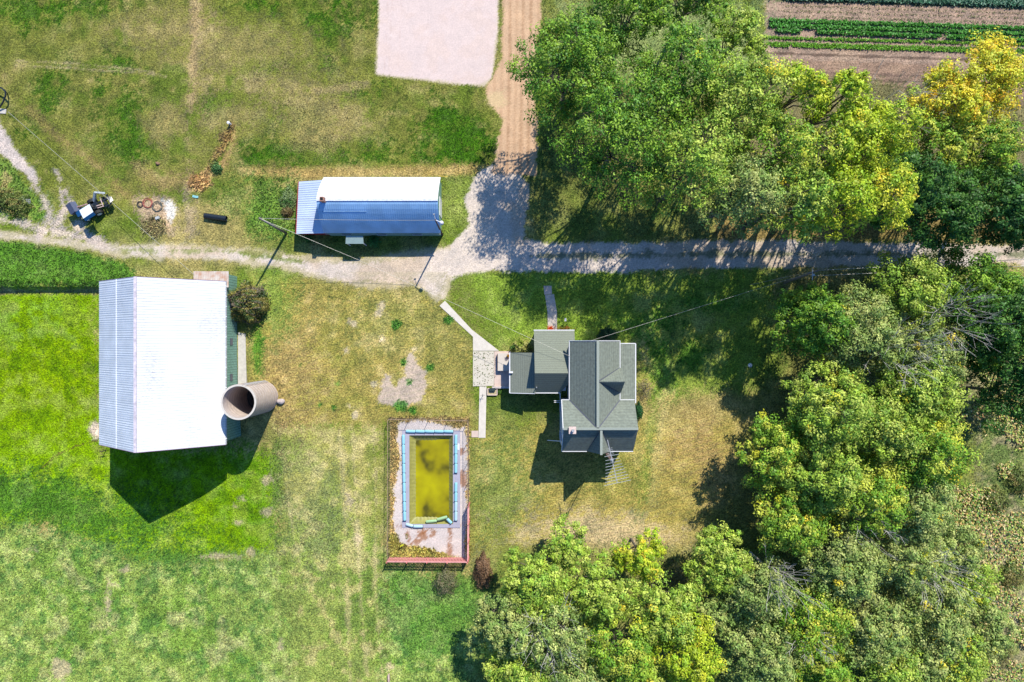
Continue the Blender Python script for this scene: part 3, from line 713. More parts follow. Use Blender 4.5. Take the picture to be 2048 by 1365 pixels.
shrub(1000, 783, .4, .3, [(120, 170, 60), (90, 140, 50)], 200, 'small green potted looking bush by the brick planter', ls=.06)
for i, (px, py, h, r, lab) in enumerate([
    (8, 395, 1.6, 1.6, 'brown weedy bush on the left edge above the lane'), (40, 410, 1.2, 1.7, 'low bush beside the old wire rack'),
    (1990, 1000, 1.0, 1.8, 'low green bush in the litter on the right edge'), (2035, 960, 1.2, 1.8, 'bush in tree shade on the right edge'),
    (1935, 1240, 1.4, 2.2, 'yellowish low bush near the bottom right corner'), (1990, 1300, 1.3, 2.2, 'pale low bush in the bottom right corner'),
    (1930, 1080, 1.2, 1.6, 'olive low bush beside the litter strip'), (2020, 1150, 1.2, 1.8, 'olive low bush on the right edge below the litter strip')]):
    shrub(px, py, h, r, [(150, 160, 80), (120, 140, 66), (170, 160, 90)], 1800, lab, ls=.11)

# leaf litter and ground cover on the right
n = 30000; x = rng.uniform(57, 71, n); y = rng.uniform(-45, 2, n); kk = fbm(x, y, 4, 91) > .44; x = x[kk]; y = y[kk]; n = len(x)
c = lin([(226, 204, 150), (150, 178, 70), (176, 180, 90), (110, 150, 80), (200, 160, 100)], KA*1.5)[rng.integers(0, 5, n)]*rng.uniform(.6, 1.2, (n, 1))
tag(fastmesh('ground_cover', leafquads(np.stack([x, y, rng.uniform(.03, .7, n)], 1), rng.normal(size=(n, 3))*.3+np.array((.2, .3, 1)), rng.uniform(.08, .2, n)), 4, M_leaf, c), kind='stuff')

# ------------------------------------------------------------------ crop rows
def crop(name, label, lines, colr, dens, hgt, wid, ls):
    P_, C_ = [], []
    for (xa, ya, xb, yb) in lines:
        a = np.array(P(xa, ya)[:2]); b = np.array(P(xb, yb)[:2]); L_ = np.linalg.norm(b-a); n = int(L_*dens)
        t = rng.random(n); p = a+(b-a)*t[:, None]; p = p+rng.normal(size=(n, 2))*wid
        gap = vnoise(t*L_, t*0+ya, 1.2, 31)
        ok = gap > .12
        z = rng.uniform(.3, 1, n)*hgt
        P_.append(np.column_stack([p, z])[ok]); C_.append((lin(colr, KA)[rng.integers(0, len(colr), n)]*rng.uniform(.6, 1.35, (n, 1)))[ok])
    P_ = np.concatenate(P_); C_ = np.concatenate(C_); n = len(P_)
    tag(fastmesh(name, leafquads(P_, rng.normal(size=(n, 3))*.5+np.array((0, 0, .9)), rng.uniform(.6, 1.3, n)*ls), 4, M_leaf, C_), label=label, kind='stuff')
crop('crop_rows', 'dark blue green crop rows along the top edge of the field', [(1570+k*30, 3+k*6-6, 2300, 18+k*6) for k in range(-4, 1)], [(90, 146, 110), (140, 180, 150), (70, 124, 90)], 90, .45, .16, .16)
crop('crop_rows', 'three dense green crop rows in the field', [(1538, 42, 2300, 66), (1540, 52, 2300, 77), (1552, 62, 2300, 90)], [(92, 170, 50), (120, 190, 90), (66, 146, 36)], 90, .4, .13, .16)
crop('crop_rows', 'bright green lower crop rows nearest the trees', [(1530, 76, 2300, 96), (1532, 87, 2300, 108), (1540, 92, 2300, 113)], [(140, 200, 50), (110, 176, 44)], 70, .22, .1, .12)
crop('crop_seedlings', 'sparse rows of seedlings on the pale soil', [(1570, 12, 2300, 36), (1560, 22, 2300, 44), (1560, 32, 2300, 54)], [(110, 130, 60), (150, 150, 100)], 14, .12, .1, .09)

# ------------------------------------------------------------------ materials for buildings
M_white_tin = mat('white_tin_roof', (250, 250, 250), .5, .0, 1.2, .05, k=.62, stripes=(0, .4, .18))
M_barn_roof = mat('barn_tin', (246, 247, 250), .5, .0, .5, .05, k=.63, stripes=(1, .31, .22))
def add_stain(m):
    t = m.node_tree; L = t.links; b = t.nodes['Principled BSDF']; src = b.inputs['Base Color'].links[0].from_socket
    tc = t.nodes.new('ShaderNodeTexCoord'); mp = t.nodes.new('ShaderNodeMapping'); mp.inputs['Scale'].default_value = (.35, .16, .3); mp.inputs['Location'].default_value = (3.1, 1.7, 0)
    n1_ = t.nodes.new('ShaderNodeTexNoise'); n1_.inputs['Scale'].default_value = 1; n1_.inputs['Detail'].default_value = 2
    n2_ = t.nodes.new('ShaderNodeTexNoise'); n2_.inputs['Scale'].default_value = 3.2; n2_.inputs['Detail'].default_value = 6; n2_.inputs['Roughness'].default_value = .75
    L.new(tc.outputs['Object'], mp.inputs[0]); L.new(mp.outputs[0], n1_.inputs[0]); m2_ = t.nodes.new('ShaderNodeMapping'); m2_.inputs['Scale'].default_value = (.7, 2.2, 1); L.new(tc.outputs['Object'], m2_.inputs[0]); L.new(m2_.outputs[0], n2_.inputs[0])
    a_ = t.nodes.new('ShaderNodeMapRange'); a_.inputs[1].default_value = .5; a_.inputs[2].default_value = .72; L.new(n1_.outputs[0], a_.inputs[0])
    c_ = t.nodes.new('ShaderNodeMapRange'); c_.inputs[1].default_value = .5; c_.inputs[2].default_value = .64; L.new(n2_.outputs[0], c_.inputs[0])
    mu = t.nodes.new('ShaderNodeMath'); mu.operation = 'MULTIPLY'; L.new(a_.outputs[0], mu.inputs[0]); L.new(c_.outputs[0], mu.inputs[1])
    mx = t.nodes.new('ShaderNodeMix'); mx.data_type = 'RGBA'; mx.inputs[7].default_value = (.3, .3, .33, 1)
    L.new(mu.outputs[0], mx.inputs[0]); L.new(src, mx.inputs[6]); L.new(mx.outputs[2], b.inputs['Base Color'])
add_stain(M_barn_roof)
M_blue_tin = mat('galvanised_sheet', (196, 206, 226), .3, .85, .6, .08, k=.62)
M_lean_tin = mat('lean_to_sheet', (206, 220, 240), .42, .2, .6, .1, k=.8)
M_green_board = mat('green_board_siding', (140, 186, 166), .8, 0, 5, .3, stripes=(1, .33, .6))
M_red_board = mat('red_board', (248, 158, 154), .75, 0, 4, .15)
M_redtrim = mat('red_trim', (170, 50, 52), .7, 0, 4, .15)
M_white = mat('white_paint', (240, 240, 244), .6, 0, 4, .05, k=.66)
M_siding = mat('white_siding', (214, 220, 228), .7, 0, 4, .06, stripes=(2, .2, .25), k=.7)
M_shingle = mat('grey_green_shingle', (138, 146, 134), .9, 0, 3, .2, bump=.9, bscale=14, stripes=(0, .3, .22))
M_shingle_y = mat('grey_green_shingle_courses', (138, 146, 134), .9, 0, 3, .2, bump=.9, bscale=14, stripes=(1, .3, .22))
M_ridge = mat('ridge_cap_shingle', (164, 172, 160), .9, 0, 8, .12)
M_valley = mat('valley_metal', (96, 100, 112), .6, .2, 6, .1)
M_brick = mat('brick', (190, 140, 122), .85, 0, 14, .3, stripes=(2, .09, .4))
M_conc = mat('concrete', (214, 206, 196), .85, 0, 3, .12, bump=.3, bscale=12)
M_silo = mat('silo_concrete', (226, 208, 196), .85, 0, 2.5, .14, stripes=(2, .76, .25))
M_inside = mat('silo_inside', (176, 170, 166), .9, 0, 2, .2)
M_rust = mat('rusted_white_sheet', (236, 228, 220), .6, .1, 1.4, .12, stripes=(0, .3, .2), tint=(196, 150, 122))
M_glass = mat('window_glass', (60, 76, 96), .08, 0, 1, .05)
M_dark = mat('dark_void', (20, 22, 24), .9)
M_black = mat('black_plastic', (38, 46, 56), .35, 0, 4, .15)
M_pole = mat('weathered_pole', (150, 140, 128), .85, 0, 6, .2)
M_wire = mat('wire', (190, 186, 176), .5, .2)
M_steel = mat('galvanised_steel', (214, 214, 214), .4, .4, 5, .1)
M_lamp = mat('lamp_housing', (236, 232, 250), .4)

# ------------------------------------------------------------------ barn
s = 1/15.17
bx0, bx1, brx = -790*s, -548*s, -669*s
byN, byS = 114*s, -198*s; ez, rz = 3.9, 10.1
barn = thing('barn', 'large white metal roofed barn with green board walls', 'barn', (brx, (byN+byS)/2, -4))
mb = MB(); ins_ = .45
x0, x1, yn, ys = bx0+ins_, bx1-.12, byN-.35, byS+.35
ze = ez-.25
prof = [(x0, -4.3), (x1, -4.3), (x1, ze), (brx, rz-.35), (x0, ze)]
mb.add([(x, yn, z) for x, z in prof]+[(x, ys, z) for x, z in prof], [(0, 1, 2, 3, 4), (9, 8, 7, 6, 5), (0, 5, 6, 1), (1, 6, 7, 2), (4, 9, 5, 0)])
mb.build('wall', M_green_board, barn)
rf = MB(); rib = MB()
def tin(rf, rib, a, b, c, d, th=.1, n=70, rr=.035):   # a-b along the ridge, d-c along the eave
    rf.slab([a, b, c, d], th)
    a, b, c, d = [np.array(q, float) for q in (a, b, c, d)]; nr = np.cross(b-a, d-a); nr /= np.linalg.norm(nr)
    if nr[2] < 0: nr = -nr
    for i in range(1, n):
        t = i/n; rib.bar(a+(b-a)*t+nr*rr*.5, d+(c-d)*t+nr*rr*.5, rr*1.8, rr)
rW = MB(); rE = MB()
tin(rW, rW, (brx, byN, rz), (brx, byS, rz), (bx0, byS, ez), (bx0, byN, ez), n=76, rr=.028)
tin(rE, rE, (brx, byN, rz), (brx, byS, rz), (bx1, byS, ez), (bx1, byN, ez), n=66, rr=.03)
for t_ in (.34, .67):
    xx = brx+(bx1-brx)*t_; zz = rz+(ez-rz)*t_+.012; rE.bar((xx, byN, zz), (xx, byS, zz), .05, .03)
# sheet lap line half way down the west slope
rW.bar(((brx+bx0)/2, byN, (rz+ez)/2+.03), ((brx+bx0)/2, byS, (rz+ez)/2+.03), .12, .03)
M_barn_west = mat('tin_shade_tint', (212, 216, 228), .5, .1, .5, .08, k=.95, stripes=(1, .31, .3))  # same tin as the east slope; its shaded blue put into the colour
rw = rW.build('roof', M_barn_west, barn, label='west roof slope with blue grey shade tinted into its colour')
re_ = rE.build('roof', M_barn_roof, barn, label='white sunlit east roof slope')
cap = MB(); cap.bar((brx, byN+.01, rz+.03), (brx, byS-.01, rz+.03), .34, .07); sub(cap, 'ridge_cap', mat('ridge_cap', (226, 214, 224), .5), re_, barn)
M_ptrim = mat('purple_grey_trim', (150, 120, 150), .7)
for yy in (byN+.03, byS-.03):
    tr = MB(); tr.bar((brx, yy, rz-.1), (bx1, yy, ez-.1), .06, .2); tr.bar((brx, yy, rz-.1), (bx0, yy, ez-.1), .06, .2)
    tr.build('rake_trim', M_ptrim, barn)
g = MB(); g.bar((bx1+.06, byN, ez-.1), (bx1+.06, byS, ez-.1), .1, .12); gt = g.build('gutter', M_steel, barn)
for i in range(16):
    g = MB(); g.box((bx1+.06, byN-.6-i*1.28, ez-.02), (.2, .1, .06)); sub(g, 'bracket', M_white, gt, barn)
# gable ends: big doors and small windows
for yy, dy in ((yn+.03, 1), (ys-.03, -1)):
    d = MB(); d.box((brx, yy, -1.0 if dy < 0 else 1.7), (4.2, .06, 3.6)); dd = d.build('door', M_white, barn)
    d = MB(); d.box((brx+.4, yy+dy*.05, -1.2 if dy < 0 else 1.5), (.3, .05, .08)); sub(d, 'handle', M_black, dd, barn)
    d = MB(); d.box((brx, yy, 6.6), (1.1, .06, 1.3)); d.build('window', M_glass, barn)
for i in range(4):
    d = MB(); d.box((x1+.03, byN-3-i*4.6, 1.9), (.05, .9, .8)); d.build('window', M_glass, barn)
# north annex of the barn
an = thing('lean_to_shed', 'small lean-to with streaked rusty white roof at the barn north end', 'shed', (-36.5, 8.5, 0))
a0 = P(387, 543, 3.2); a1 = P(457, 543, 3.2); a2 = P(457, 575, 3.7); a3 = P(387, 575, 3.7)
d = MB(); d.slab([a0, a1, a2, a3], .08); d.build('roof', M_rust, an)
d = MB(); d.box(((a0[0]+a1[0])/2, (a0[1]+a2[1])/2-.1, 1.5), (a1[0]-a0[0]-.4, a0[1]-a2[1]-.5, 3.0)); d.build('wall', M_green_board, an)
# concrete footing along the barn's east wall
fo = MB(); q0 = P(476, 665, .05); q1 = P(491, 668, .05); q2 = P(493, 775, .05); q3 = P(476, 778, .05)
fo.prism([q[:2] for q in (q0, q1, q2, q3)], -.4, .07)
tag(fo.build('concrete_path', M_conc), kind='structure')

# ------------------------------------------------------------------ silo
sx, sy = -33.0, -7.37; sr = 2.12
silo = thing('silo', 'roofless round concrete silo at the corner of the barn', 'silo', (sx, sy, -.6))
d = MB(); d.lathe((sx, sy, 0), [(sr, -.8), (sr, 7.6)], 64); d.lathe((sx, sy, 0), [(sr-.2, 7.6), (sr-.2, -.3)], 64)
wl = d.build('wall', M_silo, silo, smooth=True)
d = MB(); d.lathe((sx, sy, 0), [(sr+.03, 7.5), (sr+.03, 7.66), (sr-.2, 7.66), (sr-.2, 7.5)], 64); d.build('rim', mat('pale_concrete_rim', (226, 216, 204), .85, ncon=.08), silo)
d = MB(); d.lathe((sx, sy, 0), [(sr-.19, .02), (.01, .05)], 40); d.build('floor', mat('dark_silo_floor', (70, 78, 84), .6, ncon=.4), silo)  # dark grey floor with mottled tone
d = MB(); la = R(70); lc = np.array((sx+(sr+.16)*math.cos(la), sy+(sr+.16)*math.sin(la), 0)); lt = np.array((-math.sin(la), math.cos(la), 0))*.2
for k in (-1, 1): d.tube(lc+lt*k+(0, 0, .2), lc+lt*k+(0, 0, 7.9), .025, .025, 5)
for i in range(24): d.tube(lc-lt+(0, 0, .5+i*.31), lc+lt+(0, 0, .5+i*.31), .018, .018, 4)
d.build('ladder', M_steel, silo)
d = MB()
for i in range(9): d.lathe((sx, sy, 0), [(sr+.005, .6+i*.78), (sr+.03, .6+i*.78), (sr+.03, .64+i*.78), (sr+.005, .64+i*.78)], 64)
d.build('hoop', mat('hoop_iron', (176, 150, 136), .6, .2), silo)
d = MB()
d.bar((sx-1.1, sy-.15, .5), (sx+1.3, sy+.35, .5), .5, .1)
d.build('plank', M_dark, silo)
for dx, dy in ((-.5, -.03), (-.2, 0), (.35, .15), (.5, .3)): d = MB(); d.box((sx+dx, sy+dy, .6), (.16, .05, .04), rz=.5*dx); d.build('scrap', M_white, silo)
d = MB(); x, y, z = PG(563, 803); d.blob((x, y, z+.25), (.5, .42, .35), 3, .1)
tag(d.build('boulder', mat('pale_stone', (206, 190, 184), .85, ncon=.15), smooth=True, loc=(x, y, z)), 'pale rounded boulder beside the foot of the silo', 'boulder')

# ------------------------------------------------------------------ long shed
fx0, fx1 = -364*s, -138*s; yN_, yS_ = 316*s, 208*s; zr_, ze_ = 6.3, 3.0
shed = thing('shed', 'long shed with arched metal roof, white to the north and tinted with reflected sky blue to the south', 'shed', ((fx0+fx1)/2, (yN_+yS_)/2, 0))
ym = (yN_+yS_)/2+.05
def arch(t):                          # t -1 (north eave) .. 0 (ridge) .. 1 (south eave)
    y = ym-(yN_-yS_)/2*t
    return y, ze_+(zr_-ze_)*(1-abs(t)**1.45)
def arched(ts, th, name, m_, ribs, rr):
    d = MB(); n = len(ts)
    pr = [arch(t) for t in ts]
    for (ya, za), (yb, zb) in zip(pr[:-1], pr[1:]):
        d.slab([(fx0, ya, za), (fx1, ya, za), (fx1, yb, zb), (fx0, yb, zb)], th)
    for i in range(1, ribs):
        x = fx0+(fx1-fx0)*i/ribs
        for (ya, za), (yb, zb) in zip(pr[:-1], pr[1:]): d.bar((x, ya, za+.015), (x, yb, zb+.015), rr*1.6, rr)
    return d.build(name, m_, shed)
nr_ = arched(np.linspace(-1, 0, 8), .08, 'roof', M_white_tin, 50, .02); nr_['label'] = 'white north roof slope'
sr_ = arched(np.linspace(0, 1, 8), .08, 'roof', mat('tin_sky_reflection_tint', (140, 178, 214), .4, .12, .5, .16, k=1.0), 56, .035); sr_['label'] = 'south roof slope with reflected sky blue tinted into its colour'  # blue of the reflected sky is put into the base colour
d = MB()
d.bar((fx0+.5, arch(.36)[0], arch(.36)[1]+.03), (fx0+6, arch(.36)[0], arch(.36)[1]+.03), .07, .03)
d.bar((fx0+5.9, arch(0.02)[0], arch(.02)[1]+.03), (fx0+6.1, arch(.98)[0], arch(.98)[1]+.2), .07, .03) if False else None
sub(d, 'sheet_seam', mat('pale_seam', (130, 170, 214), .5), sr_, shed)
d = MB(); d.bar((fx0, ym, zr_+.03), (fx1, ym, zr_+.03), .3, .05); d.build('ridge_cap', mat('white_ridge', (236, 240, 250), .4), shed)
d = MB(); pr = [arch(t) for t in np.linspace(-.96, .96, 12)]
vv = [(fx0+.15, y, z-.1) for y, z in pr]+[(fx0+.15, yS_+.15, -.1), (fx0+.15, yN_-.15, -.1)]
n = len(vv); v2 = [(fx1-.2, y, z) for _, y, z in vv]
d.add(vv+v2, [tuple(range(n)), tuple(range(2*n-1, n-1, -1))]+[(i, n+i, n+(i+1) % n, (i+1) % n) for i in range(n)])
sw = d.build('wall', M_green_board, shed)
d = MB(); d.box((fx1-.17, ym, 1.3), (.06, 2.4, 2.6)); dd = d.build('door', M_white, shed)
d = MB(); d.box((fx1-.12, ym+.9, 1.2), (.06, .08, .3)); sub(d, 'handle', M_black, dd, shed)
for i in range(3):
    d = MB(); d.box((fx0+2.5+i*4.6, yS_+.12, 1.6), (1.1, .06, .8)); wi = d.build('window', M_glass, shed)
    d = MB(); d.box((fx0+2.5+i*4.6, yS_+.10, 1.15), (1.3, .1, .06)); sub(d, 'sill', M_white, wi, shed)
# gutter
d = MB(); d.bar((fx0+.2, yS_-.05, ze_-.12), (fx1, yS_-.05, ze_-.12), .1, .1); d.build('gutter', mat('dirty_gutter', (150, 156, 150), .6), shed)
# west lean-to of the shed
d = MB()
w0 = P(597, 364, 2.3); w1 = (fx0+.3, P(0, 360, 2.9)[1], 2.95); w2 = (fx0+.3, P(0, 467, 2.9)[1], 2.95); w3 = P(592, 468, 2.3)
tin(d, d, w1, w2, w3, w0, .07, 24, .03); d.build('lean_to_roof', M_lean_tin, shed)
d = MB(); d.bar(w0, w3, .08, .2); d.build('red_trim', M_redtrim, shed)
d = MB(); d.prism([(w0[0]+.2, w0[1]-.2), (w1[0], w1[1]-.2), (w2[0], w2[1]+.2), (w3[0]+.2, w3[1]+.2)], -.1, 2.15); d.build('lean_to_wall', M_redtrim, shed)
# little porch roof
d = MB(); p0 = P(692, 472, 2.6); p1 = P(726, 472, 2.6); p2 = P(727, 488, 2.3); p3 = P(691, 488, 2.3); d.slab([p0, p1, p2, p3], .08)
po = d.build('porch_roof', mat('pale_green_sheet', (176, 200, 196), .5, .1, 2, .06, stripes=(1, .1, .2)), shed)
for q in (p2, p3): d = MB(); d.bar((q[0]-(.1 if q is p2 else -.1), q[1]+.1, 0), (q[0]-(.1 if q is p2 else -.1), q[1]+.1, 2.22), .1, .1); sub(d, 'post', M_white, po, shed)
cx, cy, _ = P(643, 398, 7.2)
d = MB(); d.box((cx, cy, 6.2), (.5, .55, 2.0)); ch = d.build('chimney', M_brick, shed)
d = MB(); d.box((cx, cy, 7.215), (.34, .34, .03)); sub(d, 'flue', M_dark, ch, shed)
d = MB(); q = P(885, 361, .3); d.bar((q[0]-.3, q[1], 2.6), (q[0]+.9, q[1]-.05, 2.5), .06, .06); tag(d.build('plank', mat('yellow_board', (230, 190, 60), .6), loc=q), 'yellow board sticking out at the corner of the long shed', 'board')

# ------------------------------------------------------------------ house
hx, hy = 160*s, -150*s
house = thing('house', 'farmhouse with grey green shingle roofs and white trim', 'house', (hx, hy, 0))
he, hr = 5.85, 8.95
def q3(dx, dy, z): return (dx*s, -dy*s, z)
# main north-south wing
n_ = MB()
n_.slab([q3(154.6, 0, hr), q3(154.6, 160, hr), q3(107.3, 160, he), q3(107.3, 0, he)], .12)
n_.slab([q3(154.6, 160, hr), q3(154.6, 0, hr), q3(201.6, 0, he), q3(201.6, 160, he)], .12)
# east dormer
n_.slab([q3(156, 73, hr-.12), q3(204, 73, hr-.12), q3(204, 50, he+.05), q3(156, 50, he+.05)], .1)
n_.slab([q3(204, 73, hr-.12), q3(156, 73, hr-.12), q3(156, 96, he+.05), q3(204, 96, he+.05)], .1)
r1 = n_.build('roof', M_shingle, house, label='main roof running away from the lane')
n_ = MB()
n_.slab([q3(92.6, 158, hr-.01), q3(227.5, 158, hr-.01), q3(229, 110.1, he), q3(93.6, 110.1, he)], .12)
n_.slab([q3(227.5, 158, hr-.01), q3(92.6, 158, hr-.01), q3(93.8, 206, he), q3(226.5, 206, he)], .12)
n_.slab([q3(161, 159, hr-.1), q3(161, 205, hr-.1), q3(140, 205.8, he+.05), q3(140, 159, he+.05)], .1)
n_.slab([q3(161, 205, hr-.1), q3(161, 159, hr-.1), q3(183, 159, he+.05), q3(183, 205.8, he+.05)], .1)
n_.slab([q3(161, 205.5, hr-.1), q3(161, 200, hr-.1), q3(183, 200, he+.05), q3(183, 205.8, he+.05)], .1) if False else None
r2 = n_.build('roof', M_shingle_y, house, label='cross roof at the antenna end')
# ridge caps and valleys
d = MB()
d.bar(q3(154.6, -.5, hr+.02), q3(154.6, 157, hr+.02), .3, .05); sub(d, 'ridge_cap', M_ridge, r1, house)
d = MB(); d.bar(q3(92.6, 158, hr+.02), q3(227.5, 158, hr+.02), .3, .05); d.bar(q3(161, 160, hr-.07), q3(161, 205.5, hr-.07), .28, .05); sub(d, 'ridge_cap', M_ridge, r2, house)
d = MB()
e = .04
d.bar(q3(107.3, 110.5, he+e), q3(154, 157.5, hr+e), .14, .03); d.bar(q3(201.6, 110.5, he+e), q3(155, 157.5, hr+e), .14, .03)
d.bar(q3(201.6, 50, he+e), q3(157, 72, hr-.1), .14, .03); d.bar(q3(201.6, 96, he+e), q3(157, 74, hr-.1), .1, .03)
d.bar(q3(141, 205, he+.1), q3(160, 160, hr-.05), .12, .03); d.bar(q3(182, 205, he+.1), q3(162, 160, hr-.05), .12, .03)
d.build('valley_flashing', M_valley, house)
# white eave and rake trim
d = MB()
for a, b in [((107.0, 0, he), (107.0, 110, he)), ((202, 0, he), (202, 50, he)), ((202, 96, he), (202, 110, he)), ((93, 109.8, he), (107, 109.8, he)), ((202, 109.8, he), (229, 109.8, he)),
             ((93.6, 206.4, he), (140, 206.4, he)), ((183, 206.4, he), (226.5, 206.4, he)),
             ((107.3, -.4, he), (154.6, -.4, hr)), ((154.6, -.4, hr), (201.6, -.4, he)),
             ((92.8, 110, he), (92, 158, hr)), ((92, 158, hr), (93, 206, he))]:
    d = MB(); d.bar(q3(a[0], a[1], a[2]-.03), q3(b[0], b[1], b[2]-.03), .08, .16); d.build('fascia', M_white, house)
# walls
def gable_wall(mb, x0, x1, y0, y1, z0, ze, zr, along='y'):
    if along == 'y':
        xm = (x0+x1)/2; pr = [(x0, z0), (x1, z0), (x1, ze), (xm, zr), (x0, ze)]
        A = [q3(x, y0, z) for x, z in pr]; B = [q3(x, y1, z) for x, z in pr]
    else:
        ym_ = (y0+y1)/2; pr = [(y0, z0), (y1, z0), (y1, ze), (ym_, zr), (y0, ze)]
        A = [q3(x0, y, z) for y, z in pr]; B = [q3(x1, y, z) for y, z in pr]
    mb.add(A+B, [(0, 1, 2, 3, 4), (9, 8, 7, 6, 5), (0, 5, 6, 1), (1, 6, 7, 2), (2, 7, 8, 3), (3, 8, 9, 4), (4, 9, 5, 0)])
d = MB()
gable_wall(d, 111, 198, 4, 150, -.1, he-.3, hr-.3)
gable_wall(d, 95.5, 225, 114, 202, -.1, he-.3, hr-.32, 'x')
gable_wall(d, 150, 202, 53, 93, 2, he-.2, hr-.3, 'x')
gable_wall(d, 143, 180, 165, 204.5, -.1, he-.2, hr-.3)
d.build('wall', M_siding, house)
# east low strip roof
d = MB(); d.slab([q3(198, 5, 5.2), q3(198, 112, 5.2), q3(234.5, 112, 4.5), q3(234.5, 5, 4.5)], .12); d.build('roof', M_shingle, house, label='low side roof on the east')
for a_, b_, w1_ in ((q3(234.9, 5, 4.45), q3(234.9, 118, 4.45), .12), (q3(202, 4.6, 5.1), q3(234.5, 4.6, 4.45), .1)): d = MB(); d.bar(a_, b_, w1_, .15); d.build('fascia', M_white, house)
d = MB(); d.prism([q3(198, 8, 0)[:2], q3(231, 8, 0)[:2], q3(231, 112, 0)[:2], q3(198, 112, 0)[:2]], -.1, 4.3); d.build('wall', M_siding, house)
# kitchen wing
d = MB()
d.slab([q3(42.3, -20.5, 3.0), q3(120.5, -20.5, 3.0), q3(120.5, 2, 3.75), q3(42.4, 2, 3.75)], .1)
d.slab([q3(42.4, 2, 3.75), q3(108, 2, 3.75), q3(108, 60.4, 5.75), q3(42.7, 60.4, 5.75)], .1)
d.slab([q3(42.7, 60.4, 5.75), q3(108, 60.4, 5.75), q3(108, 82, 4.3), q3(93, 99.8, 3.1), q3(43.2, 99.8, 3.1)], .1)
d.build('roof', mat('kitchen_shingle', (140, 146, 130), .9, 0, 8, .16, bump=.5, bscale=14, stripes=(1, .28, .3)), house, label='lower kitchen roof between the porch roof and main roof')
for a_, b_, w1_ in ((q3(42, -21, 2.97), q3(120.8, -21, 2.97), .11), (q3(43, 100.3, 3.05), q3(93, 100.3, 3.05), .11), (q3(93, 101, 3.02), q3(93, 112, 3.02), .1)): d = MB(); d.bar(a_, b_, w1_, .15); d.build('fascia', M_white, house)
d = MB()
A = [(45, -17), (104, -17), (104, 96), (45, 96)]
d.prism([q3(x, y, 0)[:2] for x, y in A], -.1, 2.9)
yy = [(-17, 2.8), (60.4, 5.5), (96, 3.1)]
d.add([q3(45, y, z) for y, z in yy]+[q3(104, y, z) for y, z in yy], [(0, 1, 2), (5, 4, 3), (0, 3, 4, 1), (1, 4, 5, 2)])
d.build('wall', M_siding, house, label='kitchen wing wall')
# west porch wing
d = MB(); d.slab([q3(-4, 22.5, 2.7), q3(44, 22.5, 3.7), q3(44.5, 100.3, 3.7), q3(-4, 100.3, 2.7)], .1)
d.build('roof', mat('porch_shingle', (136, 142, 128), .9, 0, 8, .16, bump=.5, bscale=14, stripes=(0, .28, .3)), house, label='westernmost single slope roof')
for a_, b_, w1_ in ((q3(-4.4, 22, 2.66), q3(-4.4, 101, 2.66), .12), (q3(-3.4, 100.9, 2.66), q3(44, 100.9, 3.6), .08)): d = MB(); d.bar(a_, b_, w1_, .14); d.build('fascia', M_white, house)
d = MB(); d.prism([q3(x, y, 0)[:2] for x, y in [(0, 26), (45, 26), (45, 97), (0, 97)]], -.1, 2.55); d.build('wall', M_siding, house, label='west wing wall')
# windows and doors
def window(x, y, z, nx, wd=1.0, hh=1.3):
    d = MB(); sz = (.06, wd, hh) if nx else (wd, .06, hh)
    p = q3(x, y, z); d.box(p, sz); wi = d.build('window', M_glass, house)
    d = MB(); sg = nx if nx else 0
    for k in (-1, 1):
        if nx: d.box((p[0]+nx*.05, p[1]+k*wd/2, p[2]), (.06, .1, hh+.2)); d.box((p[0]+nx*.05, p[1], p[2]+k*(hh/2+.06)), (.06, wd-.1, .1))
        else: d.box((p[0]+k*wd/2, p[1], p[2]), (.1, .14, hh+.2)); d.box((p[0], p[1], p[2]+k*(hh/2+.06)), (wd-.1, .14, .1))
    sub(d, 'frame', M_white, wi, house)
for y, z in ((130, 1.6), (185, 1.6), (130, 4.4), (185, 4.4)): window(95.5-.3, y, z, -1)
for y, z in ((125, 1.6), (190, 1.6), (125, 4.4), (190, 4.4)): window(225.4, y, z, 1)
for x in (128, 180): window(x, 3.5, 4.4, 0); window(x, 3.5, 1.7, 0)
for x in (115, 205): window(x, 202.4, 1.7, 0); window(x, 202.4, 4.4, 0)
window(160, 204.9, 4.6, 0)
for y in (30, 85): window(231.3, y, 1.7, 1)
d = MB(); d.box(q3(-.4, 50, 1.65), (.06, 1.0, 2.0)); dd = d.build('door', M_white, house)
d = MB(); d.box((q3(-.4, 50, 0)[0]-.06, q3(0, 50, 0)[1]+.38, 1.55), (.06, .06, .06)); sub(d, 'handle', M_black, dd, house)
d = MB(); d.box(q3(76, -17.5, 1.1), (1.0, .08, 2.0)); dd = d.build('door', M_white, house)
# chimney
cx, cy, _ = P(1145, 861, 9.3)
d = MB(); d.box((cx, cy, 8.2), (.72, .72, 2.1)); ch = d.build('chimney', M_brick, house)
d = MB(); d.box((cx, cy, 9.29), (.86, .86, .1)); sub(d, 'chimney_cap', mat('pink_mortar', (232, 206, 196), .8), ch, house)
d = MB(); d.tube((cx+.03, cy, 9.3), (cx+.03, cy, 9.75), .17, .17, 12); sub(d, 'flue', M_steel, ch, house)
# vents
x, y, _ = P(1073, 775, 4.2)
d = MB(); d.tube((x, y, 3.4), (x, y, 4.5), .06); d.build('vent_pipe', M_steel, house)
d = MB(); d.bar(P(1108, 805, 2.6), P(1122, 805, 2.6), .07, .07); d.bar(P(1108, 802, 2.6), P(1122, 802, 2.6), .07, .07); d.bar(P(1095, 881, 1.2), P(1125, 883, 4.2), .08, .08)
d.build('downspout', M_white, house)
d = MB(); q = P(1022, 745, 3.0); d.box((q[0], q[1], 2.95), (.5, .22, .3)); d.build('roof_vent', M_white, house)

